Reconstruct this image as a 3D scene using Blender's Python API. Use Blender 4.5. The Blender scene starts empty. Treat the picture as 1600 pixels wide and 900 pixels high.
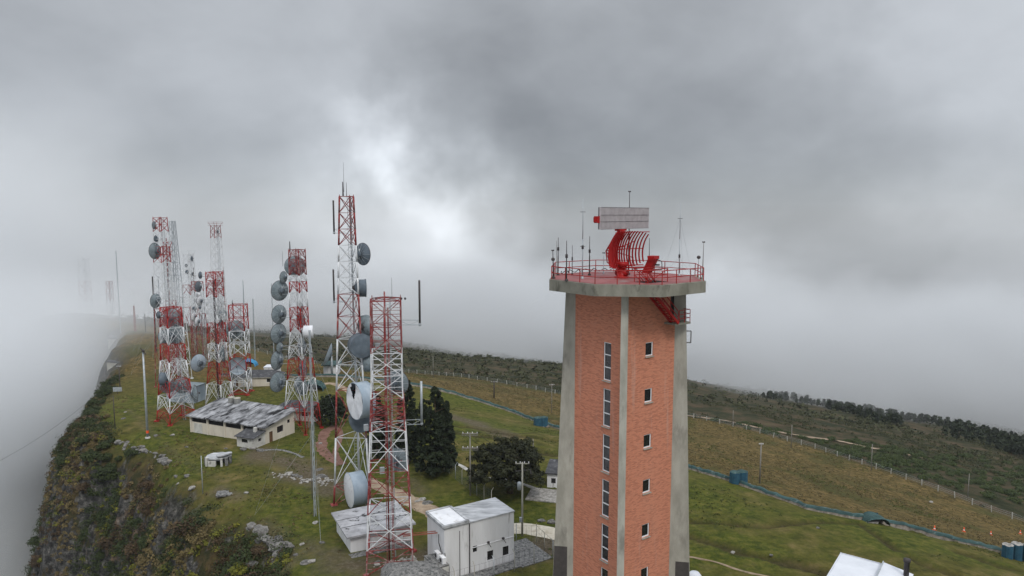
import bpy, math, random
import numpy as np
from mathutils import Vector, Matrix
R = math.radians
random.seed(7); rng = np.random.default_rng(7)
scene = bpy.context.scene; col = scene.collection

# ------------------------------------------------------------------ camera, world, sun, exposure
PITCH = R(6); FPX = 1100.0; HC = 41.0
cam_d = bpy.data.cameras.new('camera'); cam = bpy.data.objects.new('camera', cam_d); col.objects.link(cam)
cam.location = (0, 0, HC); cam.rotation_euler = (R(90) - PITCH, 0, 0)
cam_d.sensor_width = 36; cam_d.lens = 36 * FPX / 1600; cam_d.clip_end = 12000; cam_d.clip_start = 0.5
scene.camera = cam
scene.render.resolution_x = 1024; scene.render.resolution_y = 576
scene.view_settings.view_transform = 'Standard'; scene.view_settings.look = 'None'
scene.view_settings.exposure = 0.22; scene.view_settings.gamma = 1.0; scene.view_settings.use_curve_mapping = False
scene.cycles.use_denoising = True
scene.cycles.max_bounces = 8; scene.cycles.volume_bounces = 5; scene.cycles.transparent_max_bounces = 16
scene.cycles.diffuse_bounces = 3; scene.cycles.use_adaptive_sampling = True

def ray(px, py):
    u = (px - 800) / FPX; v = (450 - py) / FPX
    return Vector((u, math.cos(PITCH) + v * math.sin(PITCH), -math.sin(PITCH) + v * math.cos(PITCH)))
def G(px, py, z=0.0):
    d = ray(px, py); t = (z - HC) / d.z; return Vector((d.x * t, d.y * t, z))
def D(px, py, Y):
    d = ray(px, py); t = Y / d.y; return Vector((d.x * t, Y, HC + d.z * t))

W = bpy.data.worlds.new('World'); scene.world = W; W.use_nodes = True
nt = W.node_tree; nt.nodes.clear()
def N(t, typ, **kw):
    n = t.nodes.new(typ)
    for k, v in kw.items():
        if k in ('inp',):
            for kk, vv in v.items(): n.inputs[kk].default_value = vv
        else: setattr(n, k, v)
    return n
SUN_EL, SUN_AZ = R(50), R(160)      # azimuth: measured from +Y towards +X
def build_world():
    L = nt.links.new
    out = N(nt, 'ShaderNodeOutputWorld')
    sky = N(nt, 'ShaderNodeTexSky', sky_type='NISHITA', sun_disc=False, sun_elevation=SUN_EL, sun_rotation=SUN_AZ, altitude=3000)
    b1 = N(nt, 'ShaderNodeBackground', inp={'Strength': 0.08}); L(sky.outputs[0], b1.inputs[0])
    tc = N(nt, 'ShaderNodeTexCoord'); sep = N(nt, 'ShaderNodeSeparateXYZ'); L(tc.outputs['Generated'], sep.inputs[0])
    def math_(op, a, b=None, c=None):
        m = N(nt, 'ShaderNodeMath', operation=op)
        for i, x in enumerate((a, b, c)):
            if x is None: continue
            if isinstance(x, (int, float)): m.inputs[i].default_value = x
            else: L(x, m.inputs[i])
        return m.outputs[0]
    # domain distortion for torn cloud edges
    mp = N(nt, 'ShaderNodeMapping', inp={'Scale': (.85, 1.0, 1.55), 'Rotation': (0, R(-38), 0)}); L(tc.outputs['Generated'], mp.inputs[0])
    n1 = N(nt, 'ShaderNodeTexNoise', inp={'Scale': 2.2, 'Detail': 9.0, 'Roughness': 0.58, 'Distortion': 0.35}); L(mp.outputs[0], n1.inputs[0])
    n2 = N(nt, 'ShaderNodeTexNoise', inp={'Scale': 7.0, 'Detail': 6.0, 'Roughness': 0.5, 'Distortion': 0.2}); L(mp.outputs[0], n2.inputs[0])
    dist = N(nt, 'ShaderNodeTexNoise', inp={'Scale': 3.4, 'Detail': 5.0, 'Roughness': 0.55}); L(tc.outputs['Generated'], dist.inputs[0])
    dv = N(nt, 'ShaderNodeVectorMath', operation='SUBTRACT', inp={1: (0.5, 0.5, 0.5)}); L(dist.outputs['Color'], dv.inputs[0])
    ds = N(nt, 'ShaderNodeVectorMath', operation='SCALE', inp={'Scale': 0.34}); L(dv.outputs[0], ds.inputs[0])
    da = N(nt, 'ShaderNodeVectorMath', operation='ADD'); L(tc.outputs['Generated'], da.inputs[0]); L(ds.outputs[0], da.inputs[1])
    val = math_('MULTIPLY_ADD', math_('SUBTRACT', n1.outputs[0], 0.5), 0.21, 0.40)
    val = math_('MULTIPLY_ADD', math_('SUBTRACT', n2.outputs[0], 0.5), 0.19, val)
    # large cloud masses: bright gaps and dark bellies, placed by direction (px, py, radius px, amount)
    for (px, py, r, a) in CLOUDS:
        d = ray(px, py).normalized()
        sb = N(nt, 'ShaderNodeVectorMath', operation='DISTANCE', inp={1: tuple(d)}); L(da.outputs[0], sb.inputs[0])
        rr = r / FPX
        q = math_('DIVIDE', sb.outputs['Value'], rr); q = math_('MULTIPLY', q, q); q = math_('EXPONENT', math_('MULTIPLY', q, -1.0))
        val = math_('MULTIPLY_ADD', q, a, val)
    # an overcast sky is brighter towards the zenith
    mr = N(nt, 'ShaderNodeMapRange', interpolation_type='SMOOTHSTEP', inp={'From Min': 0.34, 'From Max': 0.85, 'To Min': 0.0, 'To Max': 1.0})
    L(sep.outputs['Z'], mr.inputs[0])
    val = math_('MULTIPLY_ADD', mr.outputs[0], 0.95, val)
    # valley cloud below the horizon
    vm = N(nt, 'ShaderNodeMapRange', interpolation_type='SMOOTHSTEP', inp={'From Min': -0.18, 'From Max': -0.6, 'To Min': 0.0, 'To Max': 0.25}); L(sep.outputs['Z'], vm.inputs[0]); val = math_('ADD', vm.outputs[0], val)
    cr = N(nt, 'ShaderNodeCombineColor')
    L(math_('MULTIPLY', val, 0.945), cr.inputs[0]); L(math_('MULTIPLY', val, 0.995), cr.inputs[1]); L(math_('MULTIPLY', val, 1.06), cr.inputs[2])
    b2 = N(nt, 'ShaderNodeBackground', inp={'Strength': 1.0}); L(cr.outputs[0], b2.inputs[0])
    mx = N(nt, 'ShaderNodeMixShader', inp={0: 0.94}); L(b1.outputs[0], mx.inputs[1]); L(b2.outputs[0], mx.inputs[2])
    L(mx.outputs[0], out.inputs[0])
CLOUDS = [
    (605, 235, 50, .32), (645, 275, 65, .27), (560, 180, 60, .09), (700, 340, 50, .26), (640, 410, 130, .18), (760, 410, 70, .17), (830, 460, 60, .14), (560, 380, 90, .10), (700, 500, 100, .04), (250, 120, 260, .05), (520, 60, 60, .04),
    (740, 110, 130, -.06), (900, 120, 220, -.04), (1120, 190, 230, -.04), (900, 300, 100, -.07), (1250, 330, 200, -.045), (1420, 430, 150, -.06), (800, 200, 80, -.06), (960, 420, 60, -.05),
    (1130, 525, 75, .20), (1250, 505, 80, .20), (1060, 480, 80, .06), (1180, 500, 50, .07), (1330, 550, 60, .10), (1400, 520, 50, -.06),
    (60, 60, 200, -.02), (1560, 60, 140, .13), (1440, 20, 90, .05), (1600, 250, 140, .05), (1500, 600, 140, -.06), (470, 250, 70, -.04), (340, 400, 120, -.03), (1250, 120, 110, -.03), (1020, 60, 80, .03)]
build_world()
sun_d = bpy.data.lights.new('sun', 'SUN'); sun = bpy.data.objects.new('sun', sun_d); col.objects.link(sun)
sun_d.energy = 1.3; sun_d.angle = R(14); sun_d.color = (1.0, 0.96, 0.9)
sdir = Vector((math.sin(SUN_AZ) * math.cos(SUN_EL), math.cos(SUN_AZ) * math.cos(SUN_EL), math.sin(SUN_EL)))
sun.rotation_euler = sdir.to_track_quat('Z', 'Y').to_euler(); sun.location = (0, 0, 200)

# ------------------------------------------------------------------ materials
M = {}
def pmat(name, c1, c2=None, scale=1.0, rough=.8, detail=6, metal=0.0, lo=.35, hi=.65, stretch=(1, 1, 1), bump=0.0, bscale=None, c3=None, s3=.2, t3=(.55, .7), rot=0.0):
    m = bpy.data.materials.new(name); m.use_nodes = True; t = m.node_tree; t.nodes.clear(); L = t.links.new
    out = N(t, 'ShaderNodeOutputMaterial'); b = N(t, 'ShaderNodeBsdfPrincipled', inp={'Roughness': rough, 'Metallic': metal, 'Specular IOR Level': .5 if rough < .3 else .18}); L(b.outputs[0], out.inputs[0])
    tc = N(t, 'ShaderNodeTexCoord'); rt = N(t, 'ShaderNodeMapping', inp={'Rotation': (0, 0, rot)}); L(tc.outputs['Object'], rt.inputs[0]); mp = N(t, 'ShaderNodeMapping', inp={'Scale': stretch}); L(rt.outputs[0], mp.inputs[0])
    if c2 is None: b.inputs['Base Color'].default_value = (*c1, 1)
    else:
        n = N(t, 'ShaderNodeTexNoise', inp={'Scale': scale, 'Detail': detail, 'Roughness': .6}); L(mp.outputs[0], n.inputs[0])
        r = N(t, 'ShaderNodeValToRGB'); L(n.outputs[0], r.inputs[0])
        r.color_ramp.elements[0].position = lo; r.color_ramp.elements[0].color = (*c1, 1)
        r.color_ramp.elements[1].position = hi; r.color_ramp.elements[1].color = (*c2, 1)
        o = r.outputs[0]
        if c3:
            n3 = N(t, 'ShaderNodeTexNoise', inp={'Scale': s3, 'Detail': 8, 'Roughness': .65}); L(mp.outputs[0], n3.inputs[0])
            mr = N(t, 'ShaderNodeMapRange', inp={1: t3[0], 2: t3[1]}); L(n3.outputs[0], mr.inputs[0])
            mx = N(t, 'ShaderNodeMix', data_type='RGBA'); L(mr.outputs[0], mx.inputs[0]); L(o, mx.inputs[6]); mx.inputs[7].default_value = (*c3, 1); o = mx.outputs[2]
        L(o, b.inputs['Base Color'])
    if bump:
        nb = N(t, 'ShaderNodeTexNoise', inp={'Scale': bscale or scale * 3, 'Detail': 5}); L(mp.outputs[0], nb.inputs[0])
        bp = N(t, 'ShaderNodeBump', inp={'Strength': 1.0, 'Distance': bump}); L(nb.outputs[0], bp.inputs['Height']); L(bp.outputs[0], b.inputs['Normal'])
    M[name] = m; return m
pmat('red_steel', (.24, .010, .010), (.34, .022, .018), 1.5, .55, c3=(.16, .03, .02), s3=.8)
pmat('dull_red_steel', (.16, .022, .022), (.25, .038, .036), 1.5, .6, c3=(.32, .22, .21), s3=1.2, t3=(.5, .62))
pmat('white_steel', (.50, .52, .54), (.68, .69, .70), 1.5, .5, c3=(.30, .26, .24), s3=.9, t3=(.58, .7))
pmat('dark_steel', (.035, .032, .033), (.07, .06, .06), 3, .6)
pmat('galvanised', (.28, .31, .33), (.42, .45, .47), 2, .45, metal=.3)
pmat('dish_grey', (.13, .165, .18), (.22, .26, .28), .9, .5, c3=(.09, .10, .10), s3=1.3)
pmat('drum_blue_grey', (.075, .095, .115), (.13, .16, .19), .9, .45, c3=(.12, .13, .14), s3=1.5)
pmat('drum_pale', (.26, .32, .38), (.36, .42, .48), .9, .45, stretch=(1, 1, .3))
pmat('radome', (.62, .63, .66), (.74, .75, .77), .7, .5, c3=(.45, .44, .44), s3=1.1)
pmat('concrete', (.28, .27, .23), (.40, .385, .335), 1.1, .9, c3=(.22, .21, .18), s3=.7, stretch=(1, 1, .35), bump=.01)
pmat('slab_concrete', (.16, .155, .125), (.25, .24, .20), .9, .9, c3=(.09, .088, .07), s3=1.3, stretch=(1, 1, .5), bump=.01)
pmat('dark_paint', (.055, .05, .048), (.075, .068, .064), 2, .8)
pmat('deck_red', (.20, .055, .055), (.27, .09, .088), .8, .55, c3=(.22, .19, .18), s3=.5, t3=(.52, .7))
pmat('radar_red', (.27, .006, .006), (.36, .010, .009), 1.2, .45)
pmat('panel_grey', (.36, .33, .34), (.44, .41, .42), 2, .5)
pmat('panel_slot', (.07, .06, .062), (.10, .09, .09), 2, .6)
pmat('white_wall', (.60, .60, .605), (.74, .74, .75), .5, .85, stretch=(1, 1, .16), c3=(.30, .29, .275), s3=1.6, t3=(.56, .74))
pmat('cream_wall', (.52, .47, .39), (.64, .59, .50), .6, .85, stretch=(1, 1, .3), c3=(.33, .29, .24), s3=1.5, t3=(.6, .8))
pmat('old_white_wall', (.42, .41, .38), (.60, .59, .55), .9, .9, c3=(.15, .14, .13), s3=1.6, t3=(.56, .7))
pmat('weathered_roof', (.035, .035, .038), (.36, .365, .38), .8, .9, detail=11, lo=.36, hi=.64, stretch=(1.2, .42, 1), bump=.03, rot=R(24), c3=(.018, .018, .02), s3=.55, t3=(.54, .60))
pmat('lichen_roof', (.24, .24, .25), (.42, .42, .44), .6, .9, detail=10, c3=(.04, .04, .04), s3=.8, t3=(.56, .63), bump=.02)
pmat('stained_roof', (.26, .27, .28), (.50, .51, .53), .8, .85, detail=8, stretch=(.5, 2, 1), c3=(.09, .09, .09), s3=.6, t3=(.55, .68))
pmat('vault_concrete', (.10, .10, .10), (.24, .235, .225), 2.5, .95, detail=9, c3=(.05, .052, .05), s3=3, t3=(.5, .62), bump=.03)
pmat('dark_roof', (.035, .036, .04), (.08, .08, .085), 1.2, .8, c3=(.15, .15, .155), s3=1.5)
pmat('white_sheet_roof', (.52, .54, .58), (.62, .64, .68), .4, .4)
pmat('glass_dark', (.012, .013, .015), None, rough=.12)
pmat('pane_grey', (.018, .016, .018), (.045, .043, .048), 1.4, .15)
pmat('frame_white', (.74, .74, .75), None, rough=.5)
pmat('wood_brown', (.10, .055, .03), (.16, .09, .05), 3, .7)
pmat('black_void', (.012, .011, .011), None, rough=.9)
pmat('rock', (.06, .058, .055), (.24, .23, .215), 1.3, .95, detail=9, stretch=(1, 1, 2), c3=(.30, .24, .17), s3=.35, t3=(.6, .75), bump=.15)
pmat('pale_rubble', (.17, .16, .145), (.38, .365, .34), 2.2, .95, detail=8, c3=(.12, .11, .10), s3=2.5, bump=.06)
pmat('bark', (.05, .035, .022), (.10, .075, .05), 4, .95, stretch=(1, 1, .2), bump=.02)
pmat('pole_wood', (.16, .15, .135), (.25, .235, .215), 3, .9, stretch=(1, 1, .2))
pmat('post_white', (.30, .29, .26), (.48, .47, .44), 3, .9)
pmat('teal_tarp', (.018, .042, .040), (.04, .085, .082), .8, .6, c3=(.15, .19, .185), s3=.9, t3=(.58, .72), bump=.05)
pmat('blue_tarp', (.018, .062, .10), (.03, .095, .14), 1.5, .55, bump=.04)
pmat('bright_blue', (.03, .16, .32), (.05, .24, .42), 2, .6)
pmat('sandbag', (.10, .09, .075), (.26, .23, .19), 1.6, .95, bump=.06)
pmat('orange_plastic', (.75, .10, .03), None, rough=.5)
pmat('dirt', (.20, .145, .10), (.33, .26, .19), .9, .95, detail=9, c3=(.10, .09, .045), s3=.6, t3=(.56, .7), bump=.04)
pmat('red_dirt', (.12, .062, .045), (.20, .11, .085), .9, .95, detail=9, bump=.04)
pmat('gravel', (.36, .32, .25), (.52, .48, .40), 1.2, .95, detail=9, c3=(.26, .23, .16), s3=.4, bump=.02)
pmat('pale_path', (.28, .27, .25), (.44, .43, .41), 1.5, .95, detail=9)
pmat('rust_red_pipe', (.25, .06, .04), (.33, .10, .07), 2, .6)
pmat('cable_black', (.015, .015, .015), None, rough=.7)
pmat('steel_mesh', (.10, .13, .11), None, rough=.7)
pmat('tree_bolt', (.2, .2, .2), None)

def foliage_mat(name, dark, light, rough=.75):
    m = bpy.data.materials.new(name); m.use_nodes = True; t = m.node_tree; t.nodes.clear(); L = t.links.new
    out = N(t, 'ShaderNodeOutputMaterial'); b = N(t, 'ShaderNodeBsdfPrincipled', inp={'Roughness': rough, 'Specular IOR Level': .2}); L(b.outputs[0], out.inputs[0])
    at = N(t, 'ShaderNodeAttribute', attribute_name='tone')
    tc = N(t, 'ShaderNodeTexCoord'); n = N(t, 'ShaderNodeTexNoise', inp={'Scale': 1.1, 'Detail': 5}); L(tc.outputs['Object'], n.inputs[0])
    mm = N(t, 'ShaderNodeMath', operation='MULTIPLY_ADD', inp={1: .9, 2: -.45}); L(n.outputs[0], mm.inputs[0])
    ad = N(t, 'ShaderNodeMath', operation='ADD', use_clamp=True); L(mm.outputs[0], ad.inputs[0]); L(at.outputs['Fac'], ad.inputs[1])
    mx = N(t, 'ShaderNodeMix', data_type='RGBA'); L(ad.outputs[0], mx.inputs[0]); mx.inputs[6].default_value = (*dark, 1); mx.inputs[7].default_value = (*light, 1)
    L(mx.outputs[2], b.inputs['Base Color']); M[name] = m; return m
foliage_mat('leaf_conifer', (.007, .012, .006), (.022, .032, .013))
foliage_mat('leaf_grass', (.040, .052, .010), (.105, .110, .030))
foliage_mat('leaf_round', (.010, .013, .006), (.034, .036, .014))
foliage_mat('leaf_shrub', (.018, .030, .010), (.060, .080, .022))
foliage_mat('leaf_moor', (.018, .024, .010), (.070, .070, .028))
foliage_mat('leaf_wood', (.010, .016, .010), (.028, .038, .017))
foliage_mat('leaf_cliff_dark', (.012, .020, .007), (.040, .054, .014))
foliage_mat('leaf_cliff_yellow', (.05, .065, .010), (.17, .16, .02))
foliage_mat('leaf_cliff_brown', (.026, .018, .010), (.080, .052, .026))
foliage_mat('leaf_cliff_straw', (.055, .042, .016), (.17, .13, .055))

def brick_mat():
    m = bpy.data.materials.new('brick'); m.use_nodes = True; t = m.node_tree; t.nodes.clear(); L = t.links.new
    out = N(t, 'ShaderNodeOutputMaterial'); b = N(t, 'ShaderNodeBsdfPrincipled', inp={'Roughness': .9}); L(b.outputs[0], out.inputs[0])
    uv = N(t, 'ShaderNodeUVMap')
    br = N(t, 'ShaderNodeTexBrick', inp={'Color1': (.62, .222, .128, 1), 'Color2': (.33, .096, .056, 1), 'Mortar': (.46, .24, .155, 1), 'Scale': 1.0, 'Mortar Size': .011, 'Bias': -.35, 'Brick Width': .34, 'Row Height': .095})
    br.offset = .5; L(uv.outputs[0], br.inputs[0])
    def stain(scale, mapping, lo, hi, colr, src, fac=1.0):
        mp = N(t, 'ShaderNodeMapping', inp={'Scale': mapping}); L(uv.outputs[0], mp.inputs[0])
        n = N(t, 'ShaderNodeTexNoise', inp={'Scale': scale, 'Detail': 7, 'Roughness': .65}); L(mp.outputs[0], n.inputs[0])
        mr = N(t, 'ShaderNodeMapRange', inp={1: lo, 2: hi, 3: 0, 4: fac}); L(n.outputs[0], mr.inputs[0])
        mx = N(t, 'ShaderNodeMix', data_type='RGBA'); L(mr.outputs[0], mx.inputs[0]); L(src, mx.inputs[6]); mx.inputs[7].default_value = (*colr, 1); return mx.outputs[2]
    o = stain(2.0, (1.0, 4.2, 1), .53, .60, (.20, .055, .04), br.outputs[0], .18)
    o = stain(.9, (1.0, 2.6, 1), .54, .68, (.56, .24, .15), o, .55)
    o = stain(.16, (1.5, .6, 1), .5, .75, (.48, .24, .16), o, .45)
    o = stain(.6, (1.8, .10, 1), .58, .70, (.56, .40, .34), o, .45)
    L(o, b.inputs['Base Color'])
    bp = N(t, 'ShaderNodeBump', inp={'Distance': .015}); L(br.outputs['Fac'], bp.inputs['Height']); bp.invert = True; L(bp.outputs[0], b.inputs['Normal'])
    M['brick'] = m
brick_mat()

# ------------------------------------------------------------------ mesh builder
def frame_from(z):
    z = z.normalized(); a = Vector((0, 0, 1)) if abs(z.z) < .9 else Vector((1, 0, 0))
    x = a.cross(z).normalized(); y = z.cross(x); return x, y, z
class MB:
    def __init__(s): s.v = []; s.f = []; s.m = []; s.sm = []
    def add(s, vs, fs, mi=0, smooth=False):
        n = len(s.v); s.v += [Vector(v) for v in vs]
        for f in fs: s.f.append(tuple(n + i for i in f)); s.m.append(mi); s.sm.append(smooth)
    def box(s, c, size, ang=0, mi=0, tilt=None):
        c = Vector(c); hx, hy, hz = size[0] / 2, size[1] / 2, size[2] / 2
        rm = Matrix.Rotation(ang, 3, 'Z')
        if tilt: rm = rm @ Matrix.Rotation(tilt, 3, 'Y')
        vs = [c + rm @ Vector((x * hx, y * hy, z * hz)) for z in (-1, 1) for (x, y) in ((-1, -1), (1, -1), (1, 1), (-1, 1))]
        s.add(vs, [(3, 2, 1, 0), (4, 5, 6, 7), (0, 1, 5, 4), (1, 2, 6, 5), (2, 3, 7, 6), (3, 0, 4, 7)], mi)
    def bar(s, a, b, r, n=4, mi=0, r2=None, caps=True):
        a = Vector(a); b = Vector(b)
        if (b - a).length < 1e-6: return
        x, y, z = frame_from(b - a); r2 = r if r2 is None else r2
        vs = []
        for p, rr in ((a, r), (b, r2)):
            for k in range(n):
                t = 2 * math.pi * (k + .5) / n; vs.append(p + x * math.cos(t) * rr + y * math.sin(t) * rr)
        fs = [(k, (k + 1) % n, n + (k + 1) % n, n + k) for k in range(n)]
        if caps: fs += [tuple(range(n - 1, -1, -1)), tuple(range(n, 2 * n))]
        s.add(vs, fs, mi, n > 5)
    def tube(s, pts, r, n=5, mi=0):
        for a, b in zip(pts[:-1], pts[1:]): s.bar(a, b, r, n, mi)
    def lathe(s, o, axis, prof, n=24, mi=0, smooth=True):
        x, y, z = frame_from(Vector(axis)); o = Vector(o); vs = []; m = len(prof)
        for (rr, h) in prof:
            for k in range(n):
                t = 2 * math.pi * k / n; vs.append(o + x * math.cos(t) * rr + y * math.sin(t) * rr + z * h)
        s.add(vs, [(i * n + k, i * n + (k + 1) % n, (i + 1) * n + (k + 1) % n, (i + 1) * n + k) for i in range(m - 1) for k in range(n)], mi, smooth)
    def disc(s, o, axis, r, n=24, mi=0):
        x, y, z = frame_from(Vector(axis)); o = Vector(o)
        s.add([o + x * math.cos(2 * math.pi * k / n) * r + y * math.sin(2 * math.pi * k / n) * r for k in range(n)], [tuple(range(n))], mi)
    def prism(s, poly, z0, z1, mi=0, mt=None):
        n = len(poly); vs = [(p[0], p[1], z0) for p in poly] + [(p[0], p[1], z1) for p in poly]
        s.add(vs, [(k, (k + 1) % n, n + (k + 1) % n, n + k) for k in range(n)] + [tuple(range(n - 1, -1, -1))], mi)
        s.add([(p[0], p[1], z1) for p in poly], [tuple(range(n))], mi if mt is None else mt)
    def quadslab(s, q, th, mi=0):      # q: four top corners, thickness downwards
        q = [Vector(p) for p in q]; b = [p - Vector((0, 0, th)) for p in q]
        s.add(q + b, [(0, 1, 2, 3), (7, 6, 5, 4), (0, 4, 5, 1), (1, 5, 6, 2), (2, 6, 7, 3), (3, 7, 4, 0)], mi)
    def wall(s, o, u, W_, H_, holes=(), depth=.2, mi=0, back=False, H2=None):
        """vertical wall from o along unit u, real openings with reveals; outward normal = u x z. H2: height at the far end"""
        o = Vector(o); u = Vector(u).normalized(); z = Vector((0, 0, 1)); nrm = u.cross(z)
        us = sorted({0, W_} | {h[0] for h in holes} | {h[2] for h in holes}); zs = sorted({0, H_} | {h[1] for h in holes} | {h[3] for h in holes})
        H2 = H_ if H2 is None else H2
        def P(a, b, d=0): 
            bb = b if b < H_ - 1e-6 else H_ + (H2 - H_) * a / W_
            return o + u * a + z * bb - nrm * d
        for i in range(len(us) - 1):
            for j in range(len(zs) - 1):
                ca = (us[i] + us[i + 1]) / 2; cb = (zs[j] + zs[j + 1]) / 2
                if any(h[0] < ca < h[2] and h[1] < cb < h[3] for h in holes): continue
                s.add([P(us[i], zs[j]), P(us[i + 1], zs[j]), P(us[i + 1], zs[j + 1]), P(us[i], zs[j + 1])], [(0, 1, 2, 3)], mi)
        for (a, b, c, d) in holes:
            for (p, q) in (((a, b), (c, b)), ((c, b), (c, d)), ((c, d), (a, d)), ((a, d), (a, b))):
                s.add([P(*q), P(*p), P(*p, depth), P(*q, depth)], [(0, 1, 2, 3)], mi)
    def build(s, name, mats, parent=None, label=None, recalc=False):
        if isinstance(mats, str): mats = [mats]
        org = Vector((0, 0, 0)); p = parent
        while p is not None: org += p.location; p = p.parent
        me = bpy.data.meshes.new(name)
        me.from_pydata([tuple(v - org) for v in s.v], [], s.f)
        for mm in mats: me.materials.append(M[mm])
        me.polygons.foreach_set('material_index', s.m); me.polygons.foreach_set('use_smooth', s.sm)
        if recalc:
            import bmesh
            bm = bmesh.new(); bm.from_mesh(me); bmesh.ops.recalc_face_normals(bm, faces=bm.faces); bm.to_mesh(me); bm.free()
        uvl = me.uv_layers.new(name='UVMap')
        for pl in me.polygons:
            nn = pl.normal
            if abs(nn.z) > .8: ux, uy = Vector((1, 0, 0)), Vector((0, 1, 0))
            else: ux = Vector((-nn.y, nn.x, 0)).normalized(); uy = Vector((0, 0, 1))
            for li in pl.loop_indices:
                v = me.vertices[me.loops[li].vertex_index].co; uvl.data[li].uv = (v.dot(ux), v.dot(uy))
        o = bpy.data.objects.new(name, me); col.objects.link(o)
        if parent: o.parent = parent
        if label: o['label'] = label
        return o
def tag(o, label=None, cat=None, group=None, kind=None):
    if label: o['label'] = label
    if cat: o['category'] = cat
    if group: o['group'] = group
    if kind: o['kind'] = kind
    return o
def thing(name, loc, label, cat, group=None):
    o = bpy.data.objects.new(name, None); o.empty_display_size = .3; col.objects.link(o); o.location = loc; return tag(o, label, cat, group)
def copy_tree(o, parent=None):
    c = o.copy(); col.objects.link(c); c.parent = parent
    for ch in list(o.children): copy_tree(ch, c)
    return c

# ------------------------------------------------------------------ terrain
def vnoise(x, y, seed=0):
    xi = np.floor(x).astype(np.int64); yi = np.floor(y).astype(np.int64); fx = x - xi; fy = y - yi
    fx = fx * fx * (3 - 2 * fx); fy = fy * fy * (3 - 2 * fy)
    def h(a, b):
        n = (a * 374761393 + b * 668265263 + seed * 974634777) & 0xffffffff
        n = ((n ^ (n >> 13)) * 1274126177) & 0xffffffff; n = n ^ (n >> 16); return (n & 0xffff) / 65535.0
    return (h(xi, yi) * (1 - fx) + h(xi + 1, yi) * fx) * (1 - fy) + (h(xi, yi + 1) * (1 - fx) + h(xi + 1, yi + 1) * fx) * fy
def fbm(x, y, s, o=4, seed=0):
    t = 0; a = .5; f = 1 / s
    for k in range(o): t = t + a * (vnoise(x * f + 13.7 * k, y * f - 7.1 * k, seed + k) - .5); a *= .5; f *= 2.03
    return t
CP = []
for (px, py, Y) in [(500, 510, 600), (680, 538, 580), (860, 566, 550), (1072, 598, 500), (1300, 630, 450), (1600, 674, 420),
                    (500, 560, 1100), (680, 600, 1000), (860, 640, 1000), (1072, 690, 950), (1300, 720, 900), (1600, 760, 850), (680, 560, 760), (1072, 625, 680), (1300, 670, 620), (1600, 725, 600),
                    (1950, 850, 800), (1950, 750, 400), (2300, 800, 350), (400, 535, 330), (400, 575, 230), (300, 520, 420), (250, 495, 1100), (0, 480, 1100),
                    (1400, 741, 165), (1530, 792, 148), (1100, 656, 200), (650, 585, 230), (860, 616, 215), (1650, 850, 130),
                    (1154, 755, 110), (845, 663, 160), (1590, 870, 90), (1370, 812, 103), (1700, 915, 85), (1250, 690, 190)]:
    p = D(px, py, Y); CP.append((p.x, p.y, p.z))
for q in [(0, 40), (-40, 60), (-20, 80), (0, 80), (10, 60), (30, 60), (25, 80), (55, 45), (-35, 100), (-10, 100), (-50, 110), (-30, 125), (-60, 140), (-85, 150), (-45, 160),
          (-90, 175), (-60, 175), (-110, 200), (-132, 248), (-100, 220), (5, 95), (-10, 130), (-42, 185), (-200, 300), (-100, 60)]:
    CP.append((q[0], q[1], 0.0))
for q in [(-500, 0), (0, -300), (400, 0), (0, 1800), (900, 900), (-900, 900), (1400, 1900), (-1400, 1900), (600, 1900)]:
    CP.append((q[0], q[1], -60.0 if q[1] < 500 else -420.0))
CP = np.array(CP)
_n = len(CP); _d = np.hypot(CP[:, None, 0] - CP[None, :, 0], CP[:, None, 1] - CP[None, :, 1])
_A = np.zeros((_n + 3, _n + 3)); _A[:_n, :_n] = np.sqrt(_d ** 2 + 20 ** 2) - np.eye(_n) * .6; _A[:_n, _n] = 1; _A[:_n, _n + 1:] = CP[:, :2]; _A[_n, :_n] = 1; _A[_n + 1:, :_n] = CP[:, :2].T
_w = np.linalg.solve(_A, np.concatenate([CP[:, 2], [0, 0, 0]]))
EDGE = np.array([(-5, 40), (-20, 66), (-27.1, 82.1), (-34, 91.8), (-43, 98.2), (-52, 105.5), (-60, 118), (-71, 125.5), (-77.7, 131), (-88, 147), (-93.5, 162), (-108, 195), (-140, 250), (-230, 330), (-400, 420), (-900, 700)])
def edge_dist(x, y):
    best = np.full(x.shape, 1e9); sg = np.zeros(x.shape)
    for (ax, ay), (bx, by) in zip(EDGE[:-1], EDGE[1:]):
        dx, dy = bx - ax, by - ay; t = np.clip(((x - ax) * dx + (y - ay) * dy) / (dx * dx + dy * dy), 0, 1)
        ex, ey = x - (ax + t * dx), y - (ay + t * dy); d = np.hypot(ex, ey); c = dx * ey - dy * ex
        m = d < best - 1e-9; best = np.where(m, d, best); sg = np.where(m, c, sg)
    return np.where(sg > 0, best, -best)          # positive: outside, over the cliff
DP_S = [-1e4, -3, 0, 2, 5, 9, 14, 22, 45, 120, 2000]
DP_D = [0, 0, .6, 2.2, 7, 17, 34, 58, 105, 150, 160]
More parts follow.
